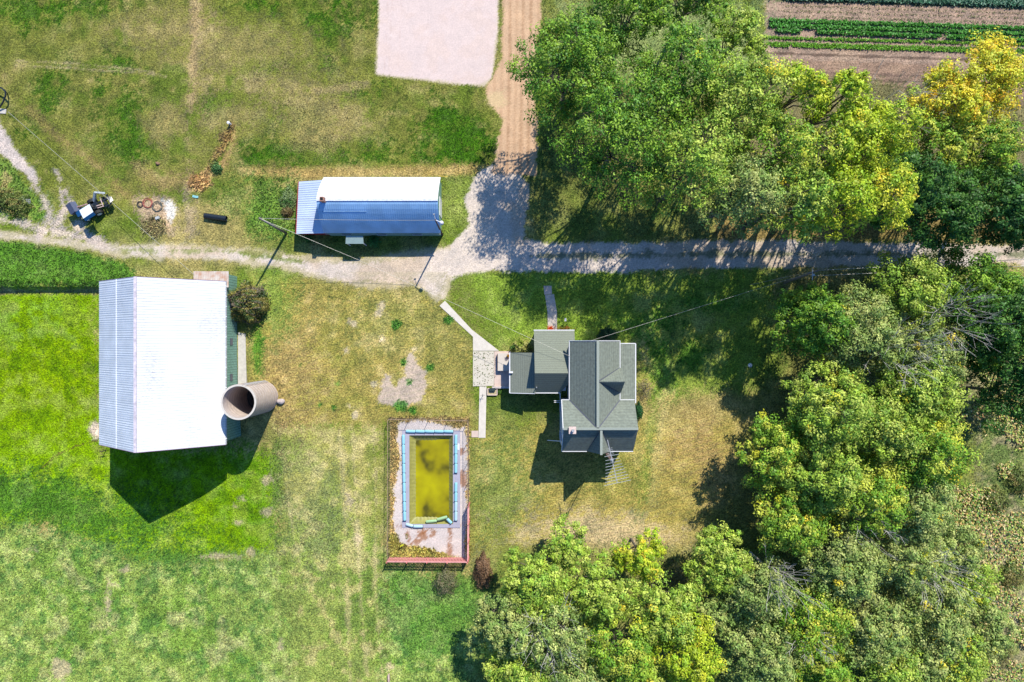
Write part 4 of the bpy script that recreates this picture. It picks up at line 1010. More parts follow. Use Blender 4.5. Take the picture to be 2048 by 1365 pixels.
# antenna tower and antenna
tx, ty = 176.5*s, -210*s
tw = thing('antenna_mast', 'lattice mast carrying a television antenna at the gable end of the house', 'antenna', (tx, ty, 0))
d = MB()
legs = [(tx+.22*math.cos(a), ty+.22*math.sin(a)) for a in (0.5, 2.6, 4.7)]
M_tower = mat('rusty_tower_steel', (184, 150, 140), .6, .3)
for lx, ly in legs: d.tube((lx, ly, 0), (lx, ly, 10.2), .03, .03, 5)
for k in range(24):
    for i in range(3):
        a = legs[i]; b = legs[(i+1) % 3]; d.tube((*a, k*.42), (*b, k*.42+.4), .015, .015, 3, False)
d.build('lattice_tower', M_tower, tw)
d = MB(); d.tube((tx, ty, 10), (tx, ty, 11.9), .035, .035, 6); d.box((tx, ty, 10.5), (.34, .3, .3)); d.build('rotator', M_steel, tw)
zb = 11.6
b0 = np.array(P(1215, 880, zb)); b1 = np.array(P(1234.5, 966, zb)); 
d = MB(); d.bar(b0, b1, .07, .07); bm = d.build('boom', M_steel, tw)
dirb = (b1-b0)/np.linalg.norm(b1-b0); per = np.array((-dirb[1], dirb[0], 0))*-1
# elements given by where they cross
el = MB()
els = [(1209, 914, 1238, 909), (1211, 922, 1238, 916.5), (1211, 929, 1241, 922), (1211, 935, 1244, 928), (1211, 941, 1247, 933), (1211, 947.5, 1249, 938), (1211, 954, 1252, 944), (1210, 959.5, 1256, 949), (1210, 965.5, 1258, 955), (1208, 972, 1262, 960.5)]
for xa, ya, xb, yb in els: el.tube(P(xa, ya, zb+.05), P(xb, yb, zb+.05), .028, .028, 4)
for k in range(5): 
    c_ = b0+(b1-b0)*(.2+.035*k); p_ = np.array((per[0], per[1], 0)); el.tube(c_-p_*.35+(0, 0, .05), c_+p_*.35+(0, 0, .05), .02, .02, 4)
sub(el, 'element', M_steel, bm, tw)

# ------------------------------------------------------------------ paths, patio, stoop
def flat(name, pts, z, m_, th=.25, kind='structure', **k):
    d = MB(); d.prism([P(x, y, z)[:2] for x, y in pts], z-th, z); return tag(d.build(name, m_), kind=kind, **k)
M_walk = mat('pale_concrete_walk', (232, 222, 208), .85, 0, 1.6, .08, bump=.25, bscale=14)
M_patio = mat('mossy_patio', (224, 214, 196), .85, 0, 4, .1)
M_pink = mat('pinkish_concrete', (224, 200, 186), .85, 0, 1.5, .1)
flat('walkway', [(890, 602), (944, 660), (998, 702), (946, 702), (946, 674), (879, 612)], .05, M_walk)
flat('patio', [(946, 703), (988, 703), (988, 772), (946, 773)], .05, M_patio)
flat('patio', [(988.5, 703), (1022, 703), (1022, 776), (988.5, 776)], .054, M_pink)
flat('walkway', [(959, 773.5), (973, 773.5), (971, 876), (957, 876)], .05, M_walk)
flat('walkway', [(943, 862), (956.6, 862), (956.6, 875), (943, 875)], .05, M_pink)
flat('walkway', [(1087, 572), (1103, 572), (1104, 588), (1089, 590)], .05, M_pink)
flat('walkway', [(1090, 590.5), (1108, 588.5), (1114, 625), (1114, 665), (1096, 665), (1095, 625)], .05, mat('worn_walk', (214, 200, 186), .85, 0, 3, .16))
# moss tufts and weeds on the patio
n = 190; a = np.array([P(x, y, .08) for x, y in zip(rng.uniform(948, 992, n), rng.uniform(704, 774, n))])
tag(fastmesh('patio_weeds', leafquads(a, rng.normal(size=(n, 3))*.4+np.array((0, 0, 1)), rng.uniform(.04, .11, n)), 4, M_leaf, lin([(100, 130, 70), (130, 120, 70)], KA)[rng.integers(0, 2, n)]), kind='stuff')
sp = P(1009, 725, .6); stp = thing('doorstep', 'raised pale concrete step in front of the west door', 'doorstep', (sp[0], sp[1], 0))
d = MB(); d.prism([P(x, y, .75)[:2] for x, y in [(995.5, 707), (1024, 707), (1024, 742), (995.5, 742)]], 0, .75); d.build('slab', mat('beige_step', (222, 210, 196), .8, ncon=.05), stp)
d = MB(); c0 = P(994.5, 744.5, .6)
d.box((P(995.2, 725, .4)[0]-.03, sp[1], .35), (.04, 2.1, .6)); d.build('riser', mat('brown_riser', (130, 96, 84), .8), stp)
x, y, z = P(1016.5, 712, .75); fp = thing('flower_pot', 'pot of orange and yellow flowers on the doorstep', 'flower pot', (x, y, z))
d = MB(); d.lathe((x, y, z), [(.12, 0), (.17, .28), (.14, .28)], 14); d.build('pot', M_brick, fp)
n = 160; a = rng.normal(size=(n, 3))*.1+np.array((x, y, z+.38))
fastmesh('flowers', leafquads(a, rng.normal(size=(n, 3))+np.array((0, 0, 1)), np.full(n, .06)), 4, M_leaf, lin([(240, 180, 40), (240, 120, 30), (120, 150, 50)], KA)[rng.integers(0, 3, n)], fp)
x, y, z = P(1014, 717, .76); d = MB(); d.box((x, y-.05, .765), (.6, .42, .03), rz=.1); tag(d.build('doormat', mat('grey_mat', (176, 164, 160), .9), loc=(x, y, .76)), 'grey doormat on the doorstep', 'doormat')
x, y, z = P(1101, 657, 0); n = 200; a = rng.normal(size=(n, 3))*np.array((.2, .14, .08))+np.array((x, y, .3))
pk = thing('flower_pot', 'pot of bright orange flowers at the end of the short walk', 'flower pot', (x, y, 0))
d = MB(); d.lathe((x, y, 0), [(.16, 0), (.22, .25), (.18, .25)], 14); d.build('pot', M_brick, pk)
fastmesh('flowers', leafquads(a, rng.normal(size=(n, 3))+np.array((0, 0, 1)), np.full(n, .08)), 4, M_leaf, lin([(250, 110, 30), (240, 90, 20)], KA)[rng.integers(0, 2, n)], pk)
x, y, z = P(1130, 657, 0); n = 260; a = rng.normal(size=(n, 3))*np.array((.5, .16, .08))+np.array((x, y, .25))
tag(fastmesh('flower_bed', leafquads(a, rng.normal(size=(n, 3))+np.array((0, 0, 1)), np.full(n, .08)), 4, M_leaf, lin([(200, 110, 50), (110, 130, 50)], KA)[rng.integers(0, 2, n)], loc=(x, y, 0)), 'rusty orange flowers along the end wall of the kitchen wing', 'flowers')
x, y, z = P(1131, 640, .9); sg = thing('sign', 'small blank pale sign on a post beside the short walk', 'sign', (x, y, 0))
d = MB(); d.bar((x, y, 0), (x, y, .9), .05, .05); d.build('post', M_white, sg); d = MB(); d.box((x, y, .93), (.26, .42, .05), rx=.5); d.build('panel', M_white, sg)
# retaining wall and planter
d = MB(); a = P(984, 775.5, .45); b = P(1022, 775.5, .45); d.bar((a[0], a[1], .2), (b[0], b[1], .2), .24, .5); tag(d.build('retaining_wall', mat('pale_wall', (220, 206, 200), .8), loc=(a[0], a[1], 0)), 'low pale wall between patio and shaded lawn', 'wall')
pl = thing('planter', 'square pale edged planter bed at the corner of the patio', 'planter', P(984, 783))
d = MB(); z = .3
for (xa, ya), (xb, yb) in (((975, 778), (994, 778)), ((975, 790.5), (994, 790.5)), ((975, 778), (975, 790.5)), ((994, 778), (994, 790.5))):
    a = P(xa, ya, z); b = P(xb, yb, z); d.bar((a[0], a[1], .15), (b[0], b[1], .15), .12 if ya == yb else .115, .3 if ya == yb else .296)
d.build('curb', M_pink, pl)
d = MB(); d.prism([P(x, y, .2)[:2] for x, y in [(976, 779), (993, 779), (993, 789.5), (976, 789.5)]], -.1, .2); d.build('soil', mat('bed_soil', (196, 180, 140), .9, ncon=.4, nscale=9), pl)
x, y, z = P(985, 779, .3); d = MB(); d.box((x, y, .4), (.75, .35, .3), rz=.05); d.box((x+.1, y-.02, .58), (.5, .3, .06)); tag(d.build('storage_box', mat('dark_green_box', (40, 60, 58), .6), loc=(x, y, .3)), 'dark box standing on the planter bed', 'box')
x, y, z = P(966, 790, 0); d = MB(); d.bar((x, y, 0), (x, y, 1.0), .04, .04); d.bar((x-.3, y, .7), (x+.3, y, .7), .04, .04); d.bar((x, y-.25, .9), (x, y+.2, .9), .04, .04)
tag(d.build('garden_stake', M_black, loc=(x, y, 0)), 'thin black garden ornament beside the narrow walk', 'garden stake')

# ------------------------------------------------------------------ pool
po = thing('swimming_pool', 'swimming pool under a sagging cover holding yellow green water', 'pool', P(862, 960))
A0 = P(px0, py0); A1 = P(px1, py1)
x0, x1, y1_, y0_ = A0[0], A1[0], A0[1], A1[1]
d = MB(); wv = .95
ring = [(x0-wv, x1+wv, y1_, y1_+.62), (x0-wv, x1+wv, y0_-.5, y0_), (x0-wv, x0, y0_, y1_), (x1, x1+wv, y0_, y1_)]
for a, b, c_, e_ in ring: d.prism([(a, c_), (b, c_), (b, e_), (a, e_)], -.12, .09)
d.build('coping', mat('grey_coping', (184, 180, 196), .6, ncon=.06), po)
nu, nv = 40, 76; vs = []; fs = []
for j in range(nv+1):
    for i in range(nu+1):
        a = i/nu; b = j/nv
        e = min(a, 1-a)*(x1-x0); g = min(b, 1-b)*(y1_-y0_)
        e2 = (1-a)*(x1-x0); dep = 1.15*(1-math.exp(-min(e, g*1.0)/.75))
        if a > .5: dep *= 1.0+.25*math.exp(-((e2-1.1)/.8)**2)
        wr = (.05*math.sin(b*150+3*math.sin(a*7)) if e < g else .05*math.sin(a*75+2*math.sin(b*9)))*math.exp(-min(e, g)/1.0)*min(1, min(e, g)*4)
        vs.append((x0+(x1-x0)*a, y0_+(y1_-y0_)*b, .1-dep+wr))
for j in range(nv):
    for i in range(nu): k = j*(nu+1)+i; fs.append((k, k+1, k+nu+2, k+nu+1))
d = MB(); d.add(vs, fs)
cv = d.build('pool_cover', mat('khaki_tarpaulin', (164, 160, 84), .55, 0, 2, .15, bump=.3, bscale=3), po, smooth=True)
# water on the cover
mw = bpy.data.materials.new('algae_water'); t = nodes(mw); b = t.nodes['Principled BSDF']; Lk = t.links
tc = t.nodes.new('ShaderNodeTexCoord'); nz = t.nodes.new('ShaderNodeTexNoise'); nz.inputs['Scale'].default_value = .3; nz.inputs['Detail'].default_value = 2.5; nz.inputs['Distortion'].default_value = .1
rp = t.nodes.new('ShaderNodeValToRGB'); e_ = rp.color_ramp.elements
e_[0].position = .34; e_[0].color = (*lin((92, 88, 24)), 1); e_[1].position = .66; e_[1].color = (*lin((192, 184, 10)), 1)
x_ = e_.new(.45); x_.color = (*lin((158, 148, 14)), 1)
Lk.new(tc.outputs['Object'], nz.inputs['Vector']); Lk.new(nz.outputs['Fac'], rp.inputs[0]); Lk.new(rp.outputs[0], b.inputs['Base Color'])
b.inputs['Roughness'].default_value = .3; b.inputs['Specular IOR Level'].default_value = .3
d = MB(); nn = 20
d.add([(x0+.3, y0_+.4, -.62), (x1-.3, y0_+.4, -.62), (x1-.3, y1_-.5, -.62), (x0+.3, y1_-.5, -.62)], [(0, 1, 2, 3)])
d.build('standing_water', mw, po)
# water tubes round the cover
M_tube = mat('blue_water_tube', (160, 222, 242), .4, 0, 1.5, .1); M_tube2 = mat('pale_blue_water_tube', (190, 226, 240), .4, 0, 1.5, .08); M_tube3 = mat('pale_green_water_tube', (176, 214, 158), .4, 0, 1.5, .08)
ORD = ['first', 'second', 'third', 'fourth', 'fifth', 'sixth', 'seventh', 'eighth', 'ninth', 'tenth', 'eleventh']
def tube_bag(p, q, lab, m_=M_tube):
    a = np.array(P(p[0], p[1], .25)); b = np.array(P(q[0], q[1], .25)); c = (a+b)/2; dirn = b-a; L_ = np.linalg.norm(dirn); dirn /= L_
    bag = thing('water_tube', lab, 'water tube', (c[0], c[1], .09), 'water tubes weighing down the pool cover')
    d = MB(); prof = [(.0, .19), (.03, .2), (.14, .21), (.5, .22), (.86, .21), (.97, .2), (1, .19)]
    sd = np.array((-dirn[1], dirn[0], 0)); vs = []; n = 10
    for t_, r_ in prof:
        cc_ = a+(b-a)*t_
        for i in range(n):
            th = 2*math.pi*i/n; vs.append(cc_+sd*r_*.95*math.cos(th)+np.array((0, 0, (r_*.75)*math.sin(th)-.03)))
    fs = [(j*n+i, j*n+(i+1) % n, (j+1)*n+(i+1) % n, (j+1)*n+i) for j in range(len(prof)-1) for i in range(n)]
    fs += [tuple(range(n))[::-1], tuple(range(n*(len(prof)-1), n*len(prof)))]
    d.add(vs, fs); d.build('bag', m_, bag, smooth=True)
    d = MB(); d.box(b+np.array((0, 0, .06)), (.5, .035, .1), rz=math.atan2(sd[1], sd[0])); d.build('strap', M_dark, bag)
for k in range(5): tube_bag((812+k*19, 863), (812+(k+1)*19-.3, 863.5), '%s blue water tube from the west along the top edge of the pool cover' % ORD[k], M_tube)
ys = np.linspace(870, 1042, 10)
for k in range(9): tube_bag((806.5+k*.3, ys[k]), (806.8+k*.3, ys[k+1]-.3), '%s blue water tube down the west side of the pool cover' % ORD[k])
for k in range(9):
    if k == 4: continue
    tube_bag((912, ys[k]), (911.5, ys[k+1]-.3), '%s blue water tube down the east side of the pool cover' % ORD[k if k < 4 else k-1], M_tube if k < 7 else M_tube2)
tube_bag((812, 1049), (826, 1053), 'slanted pale water tube at the south west corner of the pool', M_tube2)
tube_bag((827, 1053.5), (846, 1053.5), 'short pale water tube on the deck south of the pool', M_tube2)
tube_bag((852, 1044), (874, 1042), 'pale green water tube slipped into the south end of the pool', M_tube3)
tube_bag((874, 1040), (895, 1034), 'green tinted water tube tilted over the standing water', M_tube3)
tube_bag((894, 1038), (903, 1047), 'short blue water tube bent towards the south east pool corner', M_tube)

# fences
M_link = mat('dark_chain_link', (84, 80, 72), .6, .3); M_rail = mat('brown_rail', (190, 158, 134), .7)
def link_fence(p, q, label, n, h=1.9):
    a = np.array(P(*p)); b = np.array(P(*q)); f = thing('chain_link_fence', label, 'fence', tuple(a), 'fences round the pool')
    up = np.array((0, 0, 1.))
    for i in range(n+1):
        c = a+(b-a)*i/n; d = MB(); d.tube(c, c+up*(h+.06), .035, .035, 6); d.build('post', M_link, f)
    d = MB(); d.tube(a+up*h, b+up*h, .03, .03, 5); d.tube(a+up*.08, b+up*.08, .012, .012, 4); d.build('rail', M_rail, f)
    d = MB(); L_ = np.linalg.norm(b-a); m_ = int(L_/.3); t_ = (b-a)/L_
    k_ = int(h/.3)
    for i in range(-k_, m_):
        i0 = max(i, 0); i1 = min(i+k_, m_)
        if i1 > i0:
            d.bar(a+t_*i0*.3+up*((i0-i)*.3), a+t_*i1*.3+up*((i1-i)*.3), .007, .007)
            d.bar(a+t_*i0*.3+up*(h-(i0-i)*.3), a+t_*i1*.3+up*(h-(i1-i)*.3), .007, .007)
    d.build('mesh', M_link, f)
link_fence((780.5, 836), (937.5, 839), 'chain link fence along the top end of the pool yard', 4)
link_fence((779.5, 1112), (780.5, 836.5), 'chain link fence along the west side of the pool yard', 7)
link_fence((937.5, 839.5), (937.8, 1003), 'chain link fence along the upper east side of the pool yard', 4)
def board_fence(p, q, label, npost, h=2.0):
    a = np.array(P(*p)); b = np.array(P(*q)); f = thing('board_fence', label, 'fence', tuple(a), 'fences round the pool')
    up = np.array((0, 0, 1.)); L_ = np.linalg.norm(b-a); t_ = (b-a)/L_; sd = np.array((-t_[1], t_[0], 0))
    d = MB(); m_ = int(L_/.19)
    for i in range(m_):
        c = a+t_*(i+.5)*L_/m_; d.hexa([c-t_*.062-sd*.012+up*.05, c+t_*.062-sd*.012+up*.05, c+t_*.062+sd*.012+up*.05, c-t_*.062+sd*.012+up*.05,
                                       c-t_*.062-sd*.012+up*h, c+t_*.062-sd*.012+up*h, c+t_*.062+sd*.012+up*h, c-t_*.062+sd*.012+up*h])
    d.build('boards', M_red_board, f)
    d = MB(); d.bar(a+up*(h+.03), b+up*(h+.03), .12, .05); d.bar(a+up*.5-sd*.05, b+up*.5-sd*.05, .06, .09); d.bar(a+up*1.5-sd*.05, b+up*1.5-sd*.05, .06, .09); d.build('rail', mat('pale_red_rail', (240, 170, 166), .7), f)
    for i in range(npost+1):
        c = a+(b-a)*i/npost-sd*.1; d = MB(); d.bar(c, c+up*(h+.22), .12, .12); d.build('post', mat('red_post', (226, 130, 122), .7), f)
board_fence((779, 1114), (936.5, 1115), 'red board fence across the bottom end of the pool yard', 4)
board_fence((937, 1113.5), (938, 1005), 'red board fence on the lower east side of the pool yard', 3)
x, y, z = P(806, 1087); ym_ = thing('marker', 'small yellow upright marker in the long grass of the pool yard', 'marker', (x, y, 0))
M_yel = mat('yellow_plastic', (220, 220, 40), .5)
d = MB(); d.tube((x, y, 0), (x, y, .9), .05, .05, 8); d.build('post', M_black, ym_); d = MB(); d.box((x, y, .95), (.5, .14, .12), rz=.5); d.box((x, y, .8), (.3, .12, .12), rz=.5); d.build('head', M_yel, ym_)
x, y, z = P(813.5, 1073); d = MB(); d.bar((x-.09, y-.3, .08), (x-.09, y+.3, .08), .04, .05); d.bar((x+.09, y-.3, .08), (x+.09, y+.3, .08), .04, .05); d.bar((x-.1, y+.28, .09), (x+.1, y+.28, .09), .05, .05); d.bar((x-.1, y-.28, .09), (x+.1, y-.28, .09), .05, .05)
tag(d.build('pool_frame', mat('olive_frame', (120, 130, 40), .6), loc=(x, y, 0)), 'small yellow green frame lying on the pool deck', 'frame')
x, y, z = P(917, 894); d = MB(); d.box((x, y, .1), (.26, .85, .12)); d.box((x, y, .17), (.2, .7, .03)); tag(d.build('step_board', M_white, loc=(x, y, 0)), 'white board lying beside the east side of the pool', 'board')

# ------------------------------------------------------------------ poles and wires
def upole(base, top, r, label, name='utility_pole'):
    f = thing(name, label, 'utility pole', tuple(base)); d = MB(); d.tube(base, top, r, r*.65, 12); d.build('pole', M_pole, f, smooth=True); return f
b = P(573, 467); tp = P(519, 437, 8.6)
p1_ = upole(b, tp, .17, 'wooden utility pole west of the long shed')
d = MB()
for k in (-1, 1): d.tube((tp[0]+.05*k, tp[1]+.14*k, tp[2]-.5), (tp[0]+.05*k, tp[1]+.14*k, tp[2]-.1), .06, .06, 6)
d.build('insulator', M_black, p1_)
d = MB(); d.tube((tp[0]+.18, tp[1]-.1, tp[2]-.9), (tp[0]+.9, tp[1]-.5, tp[2]-2.2), .03, .03, 5); d.build('conduit', M_steel, p1_)
b2 = P(885, 470); tp2 = P(870.5, 440, 8.7)
lp = thing('yard_light_pole', 'dark yard light pole with a white lamp arm at the shed corner', 'light pole', b2)
d = MB(); d.tube(b2, tp2, .13, .08, 10); d.build('pole', mat('dark_pole', (92, 74, 72), .8), lp, smooth=True)
d = MB(); ar = P(881, 445, 8.8); d.tube((tp2[0], tp2[1], 8.6), (ar[0], ar[1], 8.8), .05, .05, 8); am = d.build('arm', M_white, lp)
d = MB(); d.lathe((ar[0]+.1, ar[1]-.05, 8.6), [(.01, .3), (.12, .28), (.26, .1), (.27, 0), (.2, -.12), (.01, -.14)], 16); d.build('lamp_head', M_lamp, lp, smooth=True)
d = MB(); q = P(868, 429, 8.2); d.tube((tp2[0], tp2[1], 8.3), (q[0], q[1], 8.2), .03, .03, 5); d.box((q[0], q[1], 8.25), (.2, .1, .2)); d.build('bracket', M_steel, lp)
b3 = P(1569, 566); tp3 = P(1637, 541, 9.5)
np_ = upole(b3, tp3, .17, 'grey utility pole beside the shaded lane at the rounded tree')
d = MB(); q = P(1625, 546, 8.9)
d.bar((q[0]-.02, q[1]-.9, 8.9), (q[0]+.02, q[1]+.5, 8.9), .07, .07); d.build('crossarm', M_steel, np_)
d = MB(); d.tube((q[0]+.15, q[1]-.25, 8.3), (q[0]+.15, q[1]-.25, 8.9), .14, .14, 10); d.build('transformer', M_steel, np_)
def wire(a, b, sag, label, r=.022, n=24):
    a = np.array(a, float); b = np.array(b, float); pts = [a+(b-a)*t-np.array((0, 0, sag*4*t*(1-t))) for t in np.linspace(0, 1, n)]
    d = MB(); d.path(pts, r, 5); return tag(d.build('power_wire', M_wire, loc=tuple(a)), label, 'wire', 'overhead wires')
wire(tp, (tp2[0], tp2[1], 8.4), .5, 'wire from the west pole across the long shed to the yard light')
wire((tp[0], tp[1], 8.2), P(716, 520, 5.6), .1, 'thick pale wire from the west pole passing above the shed shade', .018)
wire(P(716, 520, 5.6), P(1140, 713, 6.0), .5, 'thin service wire running on from the lane to the house roof', .016)
wire(P(1175, 684, 7.2), (tp3[0], tp3[1], 9.0), .5, 'service wire from the main roof to the pole by the lane', .018)
wire((tp3[0], tp3[1], 9.4), P(2300, 505, 9.5), .3, 'upper wire running right from the pole along the lane', .035)
wire((tp3[0]-.3, tp3[1]-.6, 8.9), P(2300, 520, 9.0), .3, 'lower wire running right from the pole along the lane', .03)
wire((tp3[0]-.5, tp3[1]-.1, 8.9), P(1500, 570, .2), .1, 'guy wire running down left from the pole by the lane', .022)
wire(P(16, 224, 1.4), P(388, 550, 3.4), .15, 'long thin wire crossing the west field to the barn lean-to', .022)

# ------------------------------------------------------------------ tractor loader
M_tblue = mat('blue_white_canopy', (226, 236, 244), .35, 0, 2, .05, k=.8); M_tb = mat('dark_blue_paint', (24, 78, 128), .35, 0, 4, .1); M_grey = mat('grey_bucket_steel', (92, 98, 122), .45, .3, 3, .15); M_tyre = mat('tyre', (30, 32, 34), .8)
tr_ = thing('tractor', 'small blue tractor with grey front bucket and backhoe parked on the grass', 'tractor', P(190, 420))
T0 = np.array(P(190, 421)); ang = R(30)       # machine axis points up-right
ux = np.array((math.cos(ang), math.sin(ang), 0)); uy = np.array((-math.sin(ang), math.cos(ang), 0))
def L3(a, b, z): return T0+ux*a+uy*b+np.array((0, 0, z))
def lbox(mb, a, b, z, sa, sb, sz): mb.box(L3(a, b, z), (sa, sb, sz), rz=ang)
d = MB(); lbox(d, 0, 0, .85, 2.4, .8, .5); lbox(d, .2, 0, 1.15, .6, .7, .3); d.build('chassis', M_black, tr_)
d = MB(); lbox(d, -1.05, 0, 1.25, 1.3, .75, .5); hd = d.build('hood', M_tb, tr_)
for a, b_, r_, w_ in ((-1.2, -.75, .42, .28), (-1.2, .75, .42, .28), (.55, -.85, .62, .38), (.55, .85, .62, .38)):
    d = MB(); d.tube(L3(a, b_-w_/2, r_), L3(a, b_+w_/2, r_), r_, r_, 18); wh = d.build('wheel', M_tyre, tr_)
    d = MB(); sgn = 1 if b_ > 0 else -1; d.tube(L3(a, b_+sgn*w_/2, r_), L3(a, b_+sgn*(w_/2+.02), r_), r_*.5, r_*.5, 14); sub(d, 'rim', M_white, wh, tr_)
# canopy
d = MB(); c0 = [L3(-.75, -1.35, 2.5), L3(.75, -1.25, 2.5), L3(.85, -.15, 2.55), L3(-.65, -.2, 2.55)]
d.slab(c0, .1); cp = d.build('canopy', M_tblue, tr_)
d = MB(); d.slab([c0[0]+np.array((.15, -.3, -.25)), c0[1]+np.array((.2, -.3, -.25)), c0[1]+np.array((0, 0, -.02)), c0[0]+np.array((0, 0, -.02))], .06); sub(d, 'canopy_skirt', M_tb, cp, tr_)
d = MB()
for a, b_ in ((-.5, -.9), (.5, -.9), (-.5, -.35), (.6, -.35)): d.tube(L3(a, b_+.3, 1.0), L3(a, b_, 2.48), .04, .04, 6)
d.build('canopy_post', M_black, tr_)
d = MB(); lbox(d, .35, 0, 1.35, .5, .5, .12); lbox(d, .6, 0, 1.6, .1, .5, .5); d.build('seat', M_black, tr_)
# bucket raised in front (left)
d = MB(); bq = [L3(-2.35, .35, 1.5), L3(-2.35, 1.75, 1.5), L3(-1.6, 1.75, 1.7), L3(-1.6, .35, 1.7)]
d.slab(bq, .06); d.slab([L3(-1.6, .35, 1.7), L3(-1.6, 1.75, 1.7), L3(-1.15, 1.75, 1.15), L3(-1.15, .35, 1.15)], .06)
d.slab([L3(-2.35, .35, 1.48), L3(-1.6, .35, 1.68), L3(-1.15, .34, 1.15), L3(-2.2, .33, .95)], .05); bk = d.build('bucket', M_grey, tr_)
d = MB()
for b_ in (.45, -.42): d.bar(L3(-1.3, b_+.5, 1.2), L3(.2, b_, 1.55), .12, .16)
d.build('loader_arm', mat('salmon_arm', (206, 160, 156), .6), tr_)
d = MB()
for b_ in (.7, .2): d.tube(L3(-1.1, b_+.2, .9), L3(0, b_, 1.3), .045, .045, 6)
d.build('hydraulic_ram', M_steel, tr_)
# backhoe frame at the rear (upper right)
d = MB(); d.bar(L3(.9, .6, 1.0), L3(2.0, 1.1, 1.9), .3, .25); d.bar(L3(2.0, 1.1, 1.9), L3(2.9, .55, 1.5), .22, .22); d.build('boom_arm', mat('pale_grey_arm', (190, 200, 206), .5, .2), tr_)
d = MB()
for b_ in (-.6, 0, .5): lbox(d, 2.2, b_-.2, .8, .16, .5, .3)
d.bar(L3(1.3, .2, .9), L3(2.8, .0, 1.0), .2, .2); d.bar(L3(2.0, -.9, 1.1), L3(2.1, .5, 1.1), .14, .14); d.bar(L3(1.3, -.5, 1.0), L3(2.7, -.9, 1.1), .12, .12); d.bar(L3(2.7, -.9, 1.1), L3(2.9, .4, 1.3), .2, .2); d.build('backhoe_frame', M_black, tr_)
d = MB(); d.bar(L3(1.75, -.75, 1.3), L3(1.95, .55, 1.3), .1, .06); d.bar(L3(1.0, -.2, 1.25), L3(1.8, -.4, 1.25), .08, .08); d.bar(L3(1.0, -.5, 1.25), L3(1.8, -.7, 1.25), .08, .08); d.build('stabiliser', mat('pale_salmon_bar', (226, 196, 190), .6), tr_)
d = MB(); d.slab([L3(2.75, -.75, 1.35), L3(3.2, -.6, 1.1), L3(3.2, 0, 1.1), L3(2.8, .1, 1.4)], .2); d.build('digging_bucket', M_black, tr_)

# ------------------------------------------------------------------ loose things in the yard
a = P(409, 432, .35); b = P(453, 438, .35)
d = MB(); d.tube(a, b, .36, .36, 20, False); d.tube(a, b, .31, .31, 20, False)
for t_ in np.linspace(0.01, .99, 24): c = np.array(a)+(np.array(b)-np.array(a))*t_; d.tube(c, c+(np.array(b)-np.array(a))*.012, .385, .385, 20, False)
tag(d.build('culvert_pipe', M_black, smooth=False, loc=a), 'short black corrugated pipe lying on the grass', 'pipe')
def coil(px, py, r, m_, lab, loops=5):
    x, y, z = P(px, py); pts = []
    for i in range(loops*20+1):
        t_ = i/20*2*math.pi; rr = r*(1+.12*math.sin(t_*.37+px)); pts.append((x+rr*math.cos(t_)+.07*math.sin(t_*.21), y+rr*math.sin(t_)+.07*math.cos(t_*.33), .05+.02*(i/20)))
    d = MB(); d.path(pts, .02, 4); tag(d.build('hose_coil', m_, loc=(x, y, 0)), lab, 'hose', 'coiled hoses on the bare dirt')
coil(281, 409, .34, M_black, 'small dark coil of hose left of the red coil')
coil(296, 407, .58, mat('red_hose', (196, 92, 84), .5), 'red coil of hose lying between two dark coils')
coil(315, 414, .6, mat('grey_green_hose', (80, 96, 96), .5), 'large dark green grey coil of hose next to the white rubble')
x, y, z = P(391, 394); d = MB(); d.box((x, y, .05), (.75, .3, .06), rz=-.2); d.box((x+.25, y-.05, .1), (.3, .22, .05), rz=.3); tag(d.build('tarp_scrap', mat('pale_turquoise', (150, 214, 220), .6), loc=(x, y, 0)), 'pale turquoise scrap lying by the clump of dead weeds', 'scrap')
x, y, z = P(461, 249); d = MB(); d.tube((x, y, 0), (x, y, .7), .16, .16, 12); d.lathe((x, y, .7), [(.19, 0), (.19, .06), (.02, .1)], 12); tag(d.build('stake', M_white, loc=(x, y, 0)), 'white capped post at the end of the strip of dead weeds', 'post')
x, y, z = P(317, 437); d = MB(); d.box((x, y, .2), (.5, .35, .35), rz=.4); d.box((x+.1, y, .4), (.25, .3, .1), rz=.2); tag(d.build('metal_box', mat('scuffed_grey', (200, 204, 206), .5, ncon=.3, nscale=8), loc=(x, y, 0)), 'battered grey metal box in the weeds below the hose coils', 'box')
x, y, z = P(232, 380); d = MB(); d.blob((x, y, .12), (.3, .2, .16), 4); tag(d.build('small_rock', mat('brown_rock', (150, 110, 90), .9), loc=(x, y, 0)), 'small brown rock alone in the north west field', 'rock') if False else None
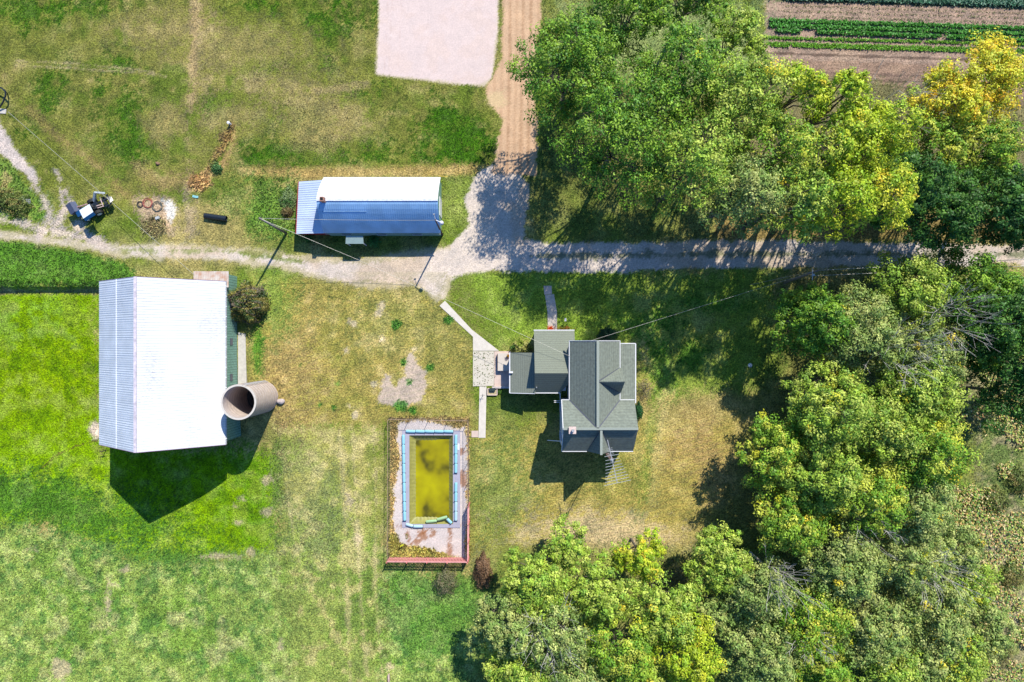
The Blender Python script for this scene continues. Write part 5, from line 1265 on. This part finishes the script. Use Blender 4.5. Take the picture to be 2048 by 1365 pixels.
x, y, z = P(316, 328); d = MB(); d.blob((x, y, .1), (.3, .2, .18), 5); tag(d.build('rock', mat('brown_rock', (150, 116, 90), .9), loc=(x, y, 0)), 'small brown rock alone in the north west field', 'rock')
ra = thing('wire_rack', 'old grey wire rack lying in the weeds on the left', 'rack', P(58, 405)); x, y, z = P(58, 404)
d = MB()
for k in range(3): d.bar((x-.5, y-.25+k*.25, .5), (x+.5, y-.3+k*.25, .5), .05, .05)
d.build('rail', M_steel, ra); d = MB()
for k in range(5): d.bar((x-.5+k*.25, y-.3, .5), (x-.5+k*.25, y+.25, .5), .04, .04)
d.build('bar', M_steel, ra)
d = MB(); d.path([P(-12, 172, .9), P(2, 176, 1.1), P(11, 183, 1.2), P(11, 192, 1.1), P(6, 205, .8), P(-4, 220, .3)], .1, 8); d.path([P(11, 183, 1.2), P(15, 188, .5), P(15, 188, 0)], .07, 6)
tag(d.build('steel_frame', M_black, loc=P(0, 190)), 'bent black steel frame cut by the left edge', 'frame')
x, y, z = P(6, 223); d = MB(); d.prism([(x-.5, y-.3), (x+.4, y-.35), (x+.5, y+.25), (x-.4, y+.35)], 0, .12); tag(d.build('paving_block', M_conc, loc=(x, y, 0)), 'flat whitish block on the left edge below the black frame', 'block')
x, y, z = P(1500, 731); d = MB(); d.lathe((x, y, 0), [(.27, 0), (.27, .1), (.2, .16), (.01, .17)], 18); tag(d.build('lid', M_white, loc=(x, y, 0)), 'small round white lid on the shaded lawn edge', 'lid')
x, y, z = PG(779, 1362); d = MB(); d.bar((x, y-1.3, z+.25), (x-.05, y+1.0, z+.25), .22, .45); tag(d.build('timber', mat('grey_pink_timber', (214, 186, 170), .8), loc=(x, y, z)), 'weathered timber cut by the bottom edge', 'timber')
x, y, z = PG(212, 905); d = MB(); d.bar((x, y+.3, z), (x, y+.3, z+1.2), .08, .08); d.bar((x-.3, y+.3, z+1.0), (x+.3, y+.3, z+1.0), .06, .06); tag(d.build('hydrant_post', M_black, loc=(x, y, z)), 'dark post at the corner of the barn by its shadow', 'post')
print('objects', len(bpy.data.objects), 'faces', sum(len(m.polygons) for m in bpy.data.meshes))
